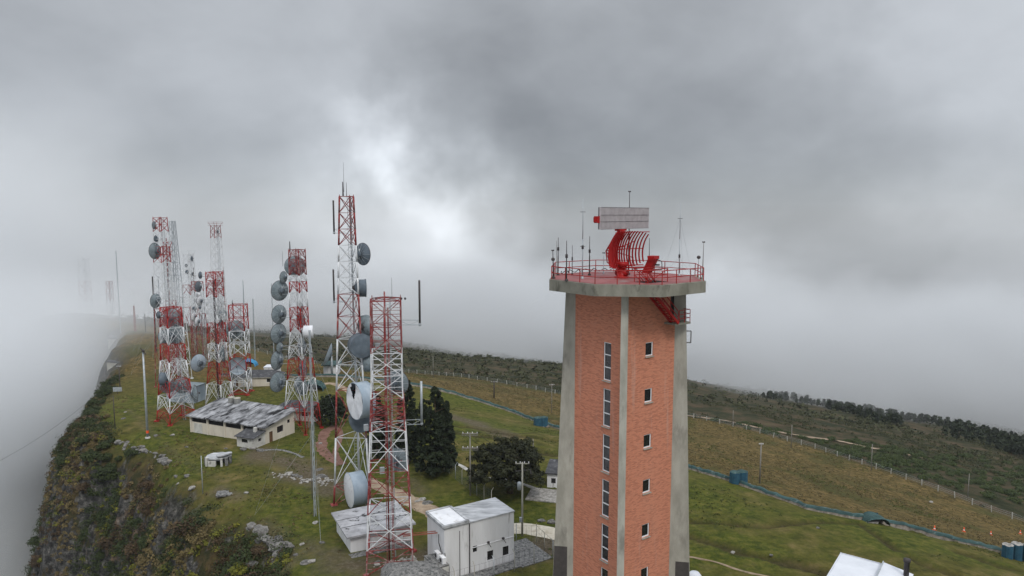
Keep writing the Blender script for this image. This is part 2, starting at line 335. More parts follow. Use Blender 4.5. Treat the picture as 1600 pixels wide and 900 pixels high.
def gz(x, y):
    x = np.asarray(x, float); y = np.asarray(y, float)
    z = _w[_n] + _w[_n + 1] * x + _w[_n + 2] * y
    for k in range(_n): z = z + _w[k] * np.sqrt((x - CP[k, 0]) ** 2 + (y - CP[k, 1]) ** 2 + 400)
    s = edge_dist(x, y)
    far = np.clip((np.hypot(x, y) - 170) / 250, 0, 1)
    z = z + fbm(x, y, 26, 3, 5) * 1.0 + fbm(x, y, 110, 5, 9) * far * 13
    w = np.clip((s + 4) / 8, 0, 1)
    s2 = s + w * (fbm(x, y, 17, 3, 1) * 11 + fbm(x, y, 5, 3, 2) * 3.5)
    z = z - np.interp(s2, DP_S, DP_D)
    z = z + w * (fbm(x, y, 3.2, 3, 3) * 3.0 + fbm(x, y, 9, 2, 6) * 3.0)
    return z
def ground(x, y): return float(gz(np.array([x]), np.array([y]))[0])
def gp(px, py, tmax=1500):
    """the point of the terrain seen at a pixel of the photograph"""
    d = ray(px, py); ts = np.concatenate([np.arange(40, 300, .5), np.arange(300, tmax, 3)])
    zz = gz(d.x * ts, d.y * ts); r = HC + d.z * ts; k = np.argmax(r <= zz)
    t = ts[k]; return Vector((d.x * t, d.y * t, float(zz[k])))
def gv(p, dz=0): return Vector((p[0], p[1], ground(p[0], p[1]) + dz))
def seg_dist(x, y, pts):
    best = np.full(x.shape, 1e9)
    for (ax, ay), (bx, by) in zip(pts[:-1], pts[1:]):
        dx, dy = bx - ax, by - ay; t = np.clip(((x - ax) * dx + (y - ay) * dy) / (dx * dx + dy * dy + 1e-9), 0, 1)
        best = np.minimum(best, np.hypot(x - ax - t * dx, y - ay - t * dy))
    return best
def P2(l): return [tuple(gp(*q)[:2]) for q in l]
TARP = P2([(520, 588), (600, 597), (641, 602), (690, 612), (742, 625), (790, 641), (832, 656), (874, 670), (980, 703), (1076, 733), (1150, 757), (1200, 773), (1262, 795), (1320, 808), (1362, 814), (1420, 826), (1500, 848), (1565, 864), (1640, 884)])
FENCE = P2([(480, 566), (560, 575), (640, 583), (664, 585), (742, 593), (821, 606), (874, 617), (980, 636), (1100, 657), (1180, 676), (1270, 700), (1340, 724), (1400, 744), (1460, 766), (1530, 794), (1588, 814), (1660, 842)])
FENCE[0] = (-130.0, 268.0); FENCE[1] = (-70.0, 264.0)
if True:
    FENCE.append((160.0, 95.0)); TARP[0] = (-75.0, 176.0)
def side(x, y, pts):       # >0 beyond the line (further from the camera)
    best = np.full(x.shape, 1e9); sg = np.zeros(x.shape)
    for (ax, ay), (bx, by) in zip(pts[:-1], pts[1:]):
        dx, dy = bx - ax, by - ay; t = np.clip(((x - ax) * dx + (y - ay) * dy) / (dx * dx + dy * dy), 0, 1)
        ex, ey = x - (ax + t * dx), y - (ay + t * dy); d = np.hypot(ex, ey); c = dx * ey - dy * ex
        m = d < best - 1e-9; best = np.where(m, d, best); sg = np.where(m, c, sg)
    return np.where(sg > 0, best, -best)
def axis_pts(a, b, step, lo, hi, grow=1.06):
    c = list(np.arange(a, b + .01, step)); st = step; v = b
    while v < hi: st *= grow; v += st; c.append(v)
    st = step; v = a; left = []
    while v > lo: st *= grow; v -= st; left.append(v)
    return np.array(left[::-1] + c)
def build_ground():
    xs = axis_pts(-125, 112, .8, -900, 1100); ys = axis_pts(38, 235, .8, -150, 1100)
    X, Y = np.meshgrid(xs, ys); x = X.ravel(); y = Y.ravel(); z = gz(x, y)
    nx, ny = len(xs), len(ys)
    i = np.arange((nx - 1) * (ny - 1)); a = (i // (nx - 1)) * nx + i % (nx - 1)
    F = np.stack([a, a + 1, a + nx + 1, a + nx], 1)
    me = bpy.data.meshes.new('ground'); me.vertices.add(len(x)); me.vertices.foreach_set('co', np.stack([x, y, z], 1).ravel())
    me.loops.add(F.size); me.loops.foreach_set('vertex_index', F.ravel().astype(np.int32)); me.polygons.add(len(F))
    me.polygons.foreach_set('loop_start', np.arange(0, F.size, 4, dtype=np.int32)); me.polygons.foreach_set('use_smooth', np.ones(len(F), bool)); me.update(calc_edges=True)
    # zones: red = dry grass, green = moor, blue = bare or trampled earth
    sT = side(x, y, TARP); sF = side(x, y, FENCE); wob = fbm(x, y, 14, 4, 21) * 9
    dry = np.clip((sT + wob * .2 + 1) / 4, 0, 1); dry = np.maximum(dry, np.clip((y - 150 + wob * 2) / 25, 0, 1) * np.clip((-20 - x) / 20, 0, 1) * .8)
    moor = np.clip((sF + wob * .5 + 1) / 5, 0, 1)
    bare = np.zeros(x.shape)
    for (pts, w_, s_) in BARE:
        bare = np.maximum(bare, np.clip(1.25 - (seg_dist(x, y, pts) + fbm(x, y, 4, 3, 31) * w_ * 1.5) / w_, 0, 1) * s_)
    s = edge_dist(x, y); cliff = np.clip((s + 1 + fbm(x, y, 8, 3, 41) * 6) / 4, 0, 1)
    at = me.color_attributes.new('zone', 'FLOAT_COLOR', 'POINT'); at.data.foreach_set('color', np.stack([dry, moor, bare, cliff], 1).astype(np.float32).ravel())
    tr = np.zeros(x.shape)
    for (pts, w_) in TRENCH: tr = np.maximum(tr, np.clip(1.5 - (seg_dist(x, y, pts) + fbm(x, y, 3, 3, 35) * w_ * 2.2) / w_, 0, 1))
    z2 = z - tr * .55; me.vertices.foreach_set('co', np.stack([x, y, z2], 1).ravel())
    a2 = me.attributes.new('trench', 'FLOAT', 'POINT'); a2.data.foreach_set('value', tr.astype(np.float32))
    me.materials.append(ground_mat()); o = bpy.data.objects.new('ground', me); col.objects.link(o); tag(o, kind='structure')
TRENCH = [(P2([(1080, 815), (1130, 819), (1200, 823), (1300, 815), (1345, 818)]), .55), (P2([(1075, 838), (1160, 862), (1260, 888), (1330, 905)]), .75), (P2([(690, 663), (740, 668), (800, 680), (868, 688)]), .9), (P2([(700, 672), (730, 680), (765, 681), (800, 698), (870, 712)]), .9),
          (P2([(1345, 820), (1375, 838), (1400, 858), (1450, 885), (1500, 900)]), .5), (P2([(1500, 862), (1560, 885), (1600, 893)]), .7), (P2([(840, 700), (870, 712)]), .4), (P2([(1390, 820), (1440, 835), (1480, 842)]), .6)]
BARE = [(P2([(700, 650), (745, 662), (790, 680)]), 3.2, .8), (P2([(430, 742), (500, 760), (520, 770)]), 2.2, .8), (P2([(340, 772), (372, 776)]), 1.6, .7),
        (P2([(405, 712), (440, 722), (470, 730), (505, 752), (540, 765)]), 3.4, .85), (P2([(395, 830), (430, 845), (455, 880)]), 2.2, .6), (P2([(480, 850), (520, 880), (560, 895)]), 2.6, .7), (P2([(640, 750), (660, 770)]), 1.6, .6), (P2([(200, 640), (240, 680), (310, 735), (350, 752)]), .5, .35), (P2([(600, 890), (650, 870), (850, 862), (862, 850)]), 3.2, .9), (P2([(470, 745), (515, 742)]), 2.4, .5),
        (P2([(540, 885), (590, 880), (640, 895)]), 2.6, .85), (P2([(520, 860), (552, 884), (600, 874)]), 1.6, .7)]
def ground_mat():
    m = bpy.data.materials.new('ground_cover'); m.use_nodes = True; t = m.node_tree; t.nodes.clear(); L = t.links.new
    out = N(t, 'ShaderNodeOutputMaterial'); b = N(t, 'ShaderNodeBsdfPrincipled', inp={'Roughness': .95, 'Specular IOR Level': .1}); L(b.outputs[0], out.inputs[0])
    tc = N(t, 'ShaderNodeTexCoord'); at = N(t, 'ShaderNodeAttribute', attribute_name='zone'); sp = N(t, 'ShaderNodeSeparateColor'); L(at.outputs['Color'], sp.inputs[0])
    geo = N(t, 'ShaderNodeNewGeometry'); gn = N(t, 'ShaderNodeSeparateXYZ'); L(geo.outputs['True Normal'], gn.inputs[0])
    def noise(s, d=6, r=.6, st=(1, 1, 1)):
        mp = N(t, 'ShaderNodeMapping', inp={'Scale': st}); L(tc.outputs['Object'], mp.inputs[0])
        n = N(t, 'ShaderNodeTexNoise', inp={'Scale': s, 'Detail': d, 'Roughness': r}); L(mp.outputs[0], n.inputs[0]); return n.outputs[0]
    def ramp(f, st):
        r = N(t, 'ShaderNodeValToRGB'); L(f, r.inputs[0]); e = r.color_ramp.elements
        while len(e) < len(st): e.new(.5)
        for k, (p, c) in enumerate(st): e[k].position = p; e[k].color = (*c, 1)
        return r.outputs[0]
    def mix(f, a, c, bl='MIX'):
        x = N(t, 'ShaderNodeMix', data_type='RGBA', blend_type=bl); (L(f, x.inputs[0]) if not isinstance(f, float) else setattr(x.inputs[0], 'default_value', f)); L(a, x.inputs[6])
        (L(c, x.inputs[7]) if not isinstance(c, tuple) else setattr(x.inputs[7], 'default_value', (*c, 1))); return x.outputs[2]
    def mr(f, a, c, lo=0., hi=1.): x = N(t, 'ShaderNodeMapRange', inp={1: a, 2: c, 3: lo, 4: hi}); L(f, x.inputs[0]); return x.outputs[0]
    def mul(a, c):
        x = N(t, 'ShaderNodeMath', operation='MULTIPLY'); L(a, x.inputs[0]); (L(c, x.inputs[1]) if not isinstance(c, float) else setattr(x.inputs[1], 'default_value', c)); return x.outputs[0]
    big = noise(.06, 8, .62); mid = noise(.35, 8, .68); fine = noise(2.2, 7, .7)
    mid2 = noise(.8, 9, .72)
    green = ramp(mid2, [(.32, (.026, .036, .006)), (.46, (.060, .074, .011)), (.56, (.098, .104, .017)), (.68, (.150, .130, .034))])
    green = mix(mr(big, .46, .60), green, ramp(mid, [(.35, (.046, .046, .011)), (.5, (.098, .090, .021)), (.66, (.185, .140, .056))]))
    dryc = ramp(mid2, [(.32, (.036, .034, .010)), (.44, (.080, .062, .020)), (.54, (.140, .098, .034)), (.68, (.215, .150, .066))])
    dryc = mix(mr(big, .50, .62, 0, .8), dryc, (.055, .060, .016))
    moorc = ramp(noise(.12, 9, .7), [(.36, (.014, .018, .008)), (.46, (.030, .034, .014)), (.53, (.055, .046, .024)), (.62, (.090, .062, .036)), (.72, (.08, .078, .035))])
    c = mix(sp.outputs[0], green, dryc); c = mix(sp.outputs[1], c, moorc)
    bare = ramp(fine, [(.3, (.05, .038, .026)), (.5, (.11, .085, .058)), (.7, (.22, .185, .145))])
    c = mix(sp.outputs[2], c, bare)
    ta = N(t, 'ShaderNodeAttribute', attribute_name='trench'); c = mix(mul(ta.outputs['Fac'], .9), c, ramp(fine, [(.35, (.022, .018, .008)), (.55, (.055, .045, .018)), (.7, (.10, .075, .045))]))
    c = mix(mul(mr(fine, .3, .75), .55), c, mix(1.0, c, (.45, .45, .45), 'MULTIPLY'))
    # cliff: scrub colours, bare rock where it is steep
    scr = ramp(noise(.5, 8, .7), [(.3, (.012, .015, .007)), (.45, (.034, .034, .014)), (.57, (.068, .048, .022)), (.7, (.095, .088, .024))])
    rk = ramp(noise(.55, 12, .8, (1, 1, 1.6)), [(.38, (.010, .010, .010)), (.48, (.036, .035, .033)), (.57, (.10, .096, .088)), (.68, (.27, .245, .21))])
    rk = mix(mr(noise(.12, 5), .58, .68, 0, .7), rk, (.30, .20, .125))
    a4 = at.outputs['Alpha']; c = mix(a4, c, scr)
    add = N(t, 'ShaderNodeMath', operation='ADD'); L(mr(gn.outputs[2], .2, .85, .52, -.25), add.inputs[0]); L(mr(noise(.16, 7, .6), .3, .7), add.inputs[1])
    c = mix(mul(mr(add.outputs[0], .64, .74), a4), c, rk)
    L(c, b.inputs['Base Color'])
    hb = N(t, 'ShaderNodeMath', operation='ADD'); L(fine, hb.inputs[0]); L(mul(mid, 2.0), hb.inputs[1])
    bp = N(t, 'ShaderNodeBump', inp={'Strength': .8, 'Distance': .35}); L(hb.outputs[0], bp.inputs['Height']); L(bp.outputs[0], b.inputs['Normal'])
    return m
build_ground()

def ribbon(name, pts, w, mat, dz=.07, label=None, jag=.25, step=.8, kind='structure', cat=None):
    pts = [Vector(p) for p in pts]; res = []
    for k in range(len(pts) - 1):           # Catmull-Rom through the points
        p0 = pts[max(k - 1, 0)]; p1 = pts[k]; p2 = pts[k + 1]; p3 = pts[min(k + 2, len(pts) - 1)]
        n = max(2, int((p2 - p1).length / step))
        for i in range(n):
            t = i / n; res.append(.5 * ((2 * p1) + (p2 - p0) * t + (2 * p0 - 5 * p1 + 4 * p2 - p3) * t * t + (3 * p1 - p0 - 3 * p2 + p3) * t ** 3))
    res.append(pts[-1]); K = 6; V = []; n = len(res)
    for i, p in enumerate(res):
        d = (res[min(i + 1, n - 1)] - res[max(i - 1, 0)]).normalized(); s = Vector((-d.y, d.x))
        ww = w(i / n) if callable(w) else w
        for k in range(K + 1):
            e = (k / K - .5) * ww; j = (random.random() - .5) * jag if k in (0, K) else 0
            q = p + s * (e + j); V.append(q)
    V = np.array([[v.x, v.y] for v in V]); z = gz(V[:, 0], V[:, 1]) + dz
    lift = np.tile(np.array([-.12] + [0] * (K - 1) + [-.12]), n); z = z + lift
    b = MB(); b.add([(V[i, 0], V[i, 1], z[i]) for i in range(len(V))], [(i * (K + 1) + k, (i + 1) * (K + 1) + k, (i + 1) * (K + 1) + k + 1, i * (K + 1) + k + 1) for i in range(n - 1) for k in range(K)], 0, True)
    o = b.build(name, mat, None, recalc=False)
    me = o.data; me.flip_normals()
    return tag(o, label, cat, kind=kind)
ribbon('dirt_road', P2([(524, 666), (509, 676), (503, 692), (506, 706), (520, 718), (534, 728)]), 2.2, 'red_dirt', .07, jag=.8)
ribbon('dirt_road', P2([(575, 752), (600, 765), (625, 775), (655, 790), (680, 803), (705, 820)]), lambda t: 2.4 + 1.0 * t, 'dirt', .08, jag=.8)
ribbon('dirt_track', P2([(524, 668), (532, 676), (530, 692), (524, 706), (532, 722)]), 1.1, 'red_dirt', .07)
ribbon('gravel_road', P2([(790, 826), (815, 826), (850, 832), (900, 842), (1000, 862)]), 3.4, 'gravel', .09)
ribbon('footpath', P2([(698, 720), (720, 728), (745, 743), (762, 748), (800, 752), (862, 774)]), .8, 'pale_path', .08)
ribbon('moor_track', P2([(1000, 640), (1075, 651), (1140, 660), (1200, 673), (1260, 684), (1310, 690), (1350, 699), (1400, 708), (1440, 716)]), 1.5, 'dirt', .35, jag=1.2, step=1.2)
ribbon('edging_path', P2([(1076, 872), (1120, 882), (1160, 893), (1210, 905)]), .28, 'dirt', .1)
ribbon('concrete_path', P2([(402, 706), (440, 704), (475, 715)]), .6, 'vault_concrete', .08)
ribbon('hut_path', P2([(480, 608), (520, 600), (560, 622)]), 2.0, 'dirt', .08)

# ------------------------------------------------------------------ haze and the cloud bank against the ridge
def volume(name, dens, colr=(.90, .94, 1.0), soft=False):
    m = bpy.data.materials.new(name + '_air'); m.use_nodes = True; t = m.node_tree; t.nodes.clear(); L = t.links.new
    out = N(t, 'ShaderNodeOutputMaterial'); v = N(t, 'ShaderNodeVolumePrincipled', inp={'Color': (*colr, 1), 'Density': dens}); L(v.outputs[0], out.inputs['Volume'])
    if soft:
        tc = N(t, 'ShaderNodeTexCoord'); ln = N(t, 'ShaderNodeVectorMath', operation='LENGTH'); L(tc.outputs['Object'], ln.inputs[0])
        ge = N(t, 'ShaderNodeNewGeometry'); nz = N(t, 'ShaderNodeTexNoise', inp={'Scale': .016, 'Detail': 3.0, 'Roughness': .5}); L(ge.outputs['Position'], nz.inputs[0])
        a = N(t, 'ShaderNodeMath', operation='MULTIPLY_ADD', inp={1: .9, 2: -.45}); L(nz.outputs[0], a.inputs[0])
        b = N(t, 'ShaderNodeMath', operation='ADD'); L(ln.outputs['Value'], b.inputs[0]); L(a.outputs[0], b.inputs[1])
        r = N(t, 'ShaderNodeMapRange', interpolation_type='SMOOTHERSTEP', inp={1: .95, 2: .15, 3: 0., 4: dens}); L(b.outputs[0], r.inputs[0]); L(r.outputs[0], v.inputs['Density'])
    return m
def build_haze():
    b = MB(); b.box((0, 480, -221), (2410, 1450, 558)); M['haze_air'] = volume('haze', HAZE)
    tag(b.build('haze', 'haze_air'), 'pale thin mist in the air over the whole mountain', 'haze', kind='stuff')
    import bmesh
    for k, (c, r, dens, alb) in enumerate(FOG):
        bm = bmesh.new(); bmesh.ops.create_icosphere(bm, subdivisions=3, radius=1)
        me = bpy.data.meshes.new('fog_bank'); bm.to_mesh(me); bm.free(); me.materials.append(volume('fog%d' % k, dens, (alb, alb * 1.015, alb * 1.03), soft=True))
        o = bpy.data.objects.new('fog_bank', me); col.objects.link(o); o.location = c; o.scale = r; tag(o, kind='stuff')
HAZE = 0.00009
FOG = [((-262, 258, 8), (172, 150, 115), .030, .88), ((-200, 165, -52), (96, 110, 80), .05, .98), ((-150, 212, -8), (72, 58, 46), .030, .95),
       ((-60, 560, -48), (520, 210, 70), .024, .78), ((330, 445, -66), (420, 190, 80), .032, .78)]
build_haze()

# ------------------------------------------------------------------ the brick radar tower
TC = Vector((9.7, 60.0, 0)); TA = R(-99.2); TZ = ground(9.7, 60.0) - .5; DZ = 35.6
def pol(r, a, z=0): return Vector((TC.x + r * math.cos(a), TC.y + r * math.sin(a), z))
def build_brick_tower():
    t = thing('brick_tower', (TC.x, TC.y, TZ), 'tall square red brick tower with concrete corner ribs carrying the red radar', 'tower')
    cor = [pol(4.55, TA + R(90) * k) for k in range(4)]            # front, right, back, left
    S = (cor[1] - cor[0]).length; H = DZ - .9 - TZ; wb = TZ
    floors = [30.5 - 3.9 * k for k in range(8)]
    def win_frame(o, u, h, bars, name, glass):
        n = u.cross(Vector((0, 0, 1))); a, z0, c, z1 = h; z0 -= 0; fr = MB(); P = lambda q, z, d: o + u * q + Vector((0, 0, z)) - n * d
        for (p, q) in ((P(a, z0 + .04, .1), P(c, z0 + .04, .1)), (P(a, z1 - .04, .1), P(c, z1 - .04, .1)), (P(a + .04, z0, .1), P(a + .04, z1, .1)), (P(c - .04, z0, .1), P(c - .04, z1, .1))): fr.bar(p, q, .05)
        for bz in bars: fr.bar(P(a, bz, .1), P(c, bz, .1), .05)
        w = fr.build(name, 'frame_white', t)
        g = MB(); g.add([P(a, z0, .14), P(c, z0, .14), P(c, z1, .14), P(a, z1, .14)], [(0, 1, 2, 3)]); g.build('pane', glass, w)
        sl = MB(); mid = P((a + c) / 2, z0 - .06, -.04); sl.box(mid, (c - a + .1, .16, .07), math.atan2(u.y, u.x)); sl.build('sill', 'concrete', w)
    specs = []
    # left face: tall three-pane stair windows
    o = cor[3]; u = (cor[0] - cor[3]).normalized()
    hl = [(4.05, z - 3.2 - wb, 4.95, z - wb) for z in floors if z - 3.2 - wb > .4]; specs.append((o, u, hl, 'tall_window'))
    o2 = cor[0]; u2 = (cor[1] - cor[0]).normalized()
    hr = [(2.45, z - 1.15 - wb, 3.35, z - wb) for z in floors if z - 1.3 - wb > .4]; door = (5.35, 32.1 - wb, 6.2, 34.45 - wb)
    specs.append((o2, u2, hr + [door], 'window')); specs.append((cor[1], (cor[2] - cor[1]).normalized(), [(2.8, h[1], 3.7, h[3]) for h in hr], 'window')); specs.append((cor[2], (cor[3] - cor[2]).normalized(), [], ''))
    b = MB()
    for (oo, uu, hh, nm) in specs: b.wall(Vector((oo.x, oo.y, wb)), uu, S, H, hh, .28)
    b.build('brick_walls', 'brick', t)
    for (oo, uu, hh, nm) in specs[:3]:
        for h in hh:
            if h is door: continue
            ob = Vector((oo.x, oo.y, wb))
            if nm == 'tall_window': win_frame(ob, uu, h, (h[1] + 1.1, h[1] + 2.15), nm, 'pane_grey')
            else: win_frame(ob, uu, h, (), nm, 'glass_dark')
    n2 = u2.cross(Vector((0, 0, 1)))
    d = MB(); d.add([Vector((o2.x, o2.y, wb)) + u2 * a + Vector((0, 0, z)) - n2 * .26 for (a, z) in ((5.35, door[1]), (6.2, door[1]), (6.2, door[3]), (5.35, door[3]))], [(0, 1, 2, 3)]); d.build('door', 'dark_steel', t)
    for k in range(4):
        a = TA + R(90) * k; tv = Vector((-math.sin(a), math.cos(a), 0)); p = MB(); w = .34 if k else .29
        def ring(z, ro): return [pol(4.1, a, z) - tv * w, pol(ro, a, z) - tv * w, pol(ro, a, z) + tv * w, pol(4.1, a, z) + tv * w]
        zt = DZ - .9; zs = [TZ, 10.6, zt]; ro = [6.37, 5.95, 5.05]; vs = sum([ring(z, r_) for z, r_ in zip(zs, ro)], [])
        fs = []
        for i in range(2): fs += [(i * 4 + j, i * 4 + (j + 1) % 4, i * 4 + 4 + (j + 1) % 4, i * 4 + 4 + j) for j in range(4)]
        p.add(vs, fs[:4], 1 if k in (1, 3) else 0); p.add(vs, fs[4:], 0); p.build('corner_rib', ['concrete', 'concrete'], t)
        if k in (1, 3):
            q = MB(); 
            for sgn in (-1, 1):
                z1 = 11.3 if k == 3 else 10.7
                pts = [pol(4.75, a, TZ) + tv * w * sgn * 1.02, pol(6.37, a, TZ) + tv * w * sgn * 1.02, pol(5.90, a, z1) + tv * w * sgn * 1.02, pol(4.75, a, z1) + tv * w * sgn * 1.02]
                q.add(pts, [(0, 1, 2, 3)] if sgn > 0 else [(3, 2, 1, 0)])
            q.build('dark_painted_band', 'dark_paint', t)
    # deck
    OA = R(15.5); oct_ = [(TC.x + 6.86 * math.cos(OA + R(45) * k), TC.y + 6.86 * math.sin(OA + R(45) * k)) for k in range(8)]
    s = MB(); s.prism(oct_, DZ - .92, DZ); s.build('platform', 'slab_concrete', t)
    oi = [(TC.x + 6.55 * math.cos(OA + R(45) * k), TC.y + 6.55 * math.sin(OA + R(45) * k)) for k in range(8)]
    s = MB(); s.prism(oi, DZ, DZ + .02); s.build('deck', 'deck_red', t)
    hp = (cor[0] + cor[1]) / 2; ang = math.atan2(u2.y, u2.x)
    # stair under the platform along the right face, landing by the door
    out = n2; lc = Vector((o2.x, o2.y, 0)) + u2 * 5.55 + out * .62
    ld = MB(); ld.box((lc.x, lc.y, 31.95), (1.9, 1.2, .16), ang); ld.build('landing', 'slab_concrete', t)
    st = MB(); a0 = Vector((o2.x, o2.y, 32.05)) + u2 * 4.9 + out * .5; a1 = Vector((o2.x, o2.y, DZ)) + u2 * 1.0 + out * .5
    for sd in (0, .75):
        st.bar(a0 + out * sd, a1 + out * sd, .13, 4)
        for k in range(15):
            f = (k + .5) / 15
            if sd == 0: st.box(a0.lerp(a1, f) + out * .375, (.3, .75, .05), ang)
    sr = MB()
    for sd in (.05, .75):
        for hh in (.5, 1.0): sr.bar(a0 + out * sd + Vector((0, 0, hh)), a1 + out * sd + Vector((0, 0, hh)), .035)
        for k in range(5): q = a0.lerp(a1, k / 4) + out * sd; sr.bar(q, q + Vector((0, 0, 1.0)), .03)
    so = st.build('stair', 'radar_red', t); sr.build('stair_rail', 'radar_red', so)
    lr = MB(); c0 = Vector((o2.x, o2.y, 32.03)) + u2 * 5.1 + out * 1.18; c1 = c0 + u2 * 1.35; c2 = c1 - out * 1.15
    for hh in (.35, .7, 1.05): lr.bar(c0 + Vector((0, 0, hh)), c1 + Vector((0, 0, hh)), .03); lr.bar(c1 + Vector((0, 0, hh)), c2 + Vector((0, 0, hh)), .03)
    for q in (c0, (c0 + c1) / 2, c1, c2): lr.bar(q, q + Vector((0, 0, 1.05)), .035)
    lr.build('landing_rail', 'radar_red', t)
    br = MB(); e = pol(5.1, TA + R(90), 31.1)
    for p_, q_ in (((0, 0), (.5, 0)), ((.5, 0), (.5, -1.0)), ((.5, -1.0), (.05, -1.0))): br.bar(e + Vector((p_[0], 0, p_[1])), e + Vector((q_[0], 0, q_[1])), .05)
    br.build('wall_bracket', 'dark_steel', t)
    # railing round the deck: two rails on posts, and rails round the stair head
    rl = MB(); rp = [Vector((TC.x + 6.66 * math.cos(OA + R(45) * k), TC.y + 6.66 * math.sin(OA + R(45) * k), DZ)) for k in range(8)]
    for k in range(8):
        a, c = rp[k], rp[(k + 1) % 8]
        for hh in (.55, 1.08): rl.bar(a + Vector((0, 0, hh)), c + Vector((0, 0, hh)), .035, 5)
    rail = rl.build('railing', 'red_steel', t)
    for k in range(8):
        a, c = rp[k], rp[(k + 1) % 8]
        for j in range(3):
            pb = MB(); q = a.lerp(c, j / 3); pb.bar(q, q + Vector((0, 0, 1.1)), .04, 5); pb.build('railing_post', 'red_steel', rail)
    hd = MB(); 
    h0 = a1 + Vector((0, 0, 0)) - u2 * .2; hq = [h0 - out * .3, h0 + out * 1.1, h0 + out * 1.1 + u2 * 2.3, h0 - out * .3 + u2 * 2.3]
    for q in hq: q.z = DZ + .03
    hh_ = MB(); hh_.quadslab([hq[0], hq[1], hq[2], hq[3]], .01); hh_.build('painted_stair_opening', 'black_void', t)  # black sheet laid on the uncut deck; the opening's darkness is its colour
    for z in (.55, 1.05):
        for i, j in ((1, 2), (2, 3), (3, 0)): hd.bar(hq[i] + Vector((0, 0, z)), hq[j] + Vector((0, 0, z)), .035)
        hd.bar(hq[0] + Vector((0, 0, z)), a1.lerp(a0, .35) + Vector((0, 0, z)), .035); hd.bar(hq[1] + Vector((0, 0, z)), a1.lerp(a0, .35) + out * .75 + Vector((0, 0, z)), .035)
    for q in hq: hd.bar(q, q + Vector((0, 0, 1.08)), .04)
    hd.bar(hq[1], hq[2] + Vector((0, 0, 1.0)), .03); hd.build('stair_head_rail', 'red_steel', t)
    cb = MB(); prev = None
    for k in range(60):
        a = R(60) + R(100) * k / 59; q = pol(5.7 + .15 * math.sin(k * .7), a, DZ + .25 + .12 * math.sin(k * 1.1))
        if prev is not None: cb.bar(prev, q, .035, 4)
        prev = q
    cb.build('cable_run', 'cable_black', t)
build_brick_tower()

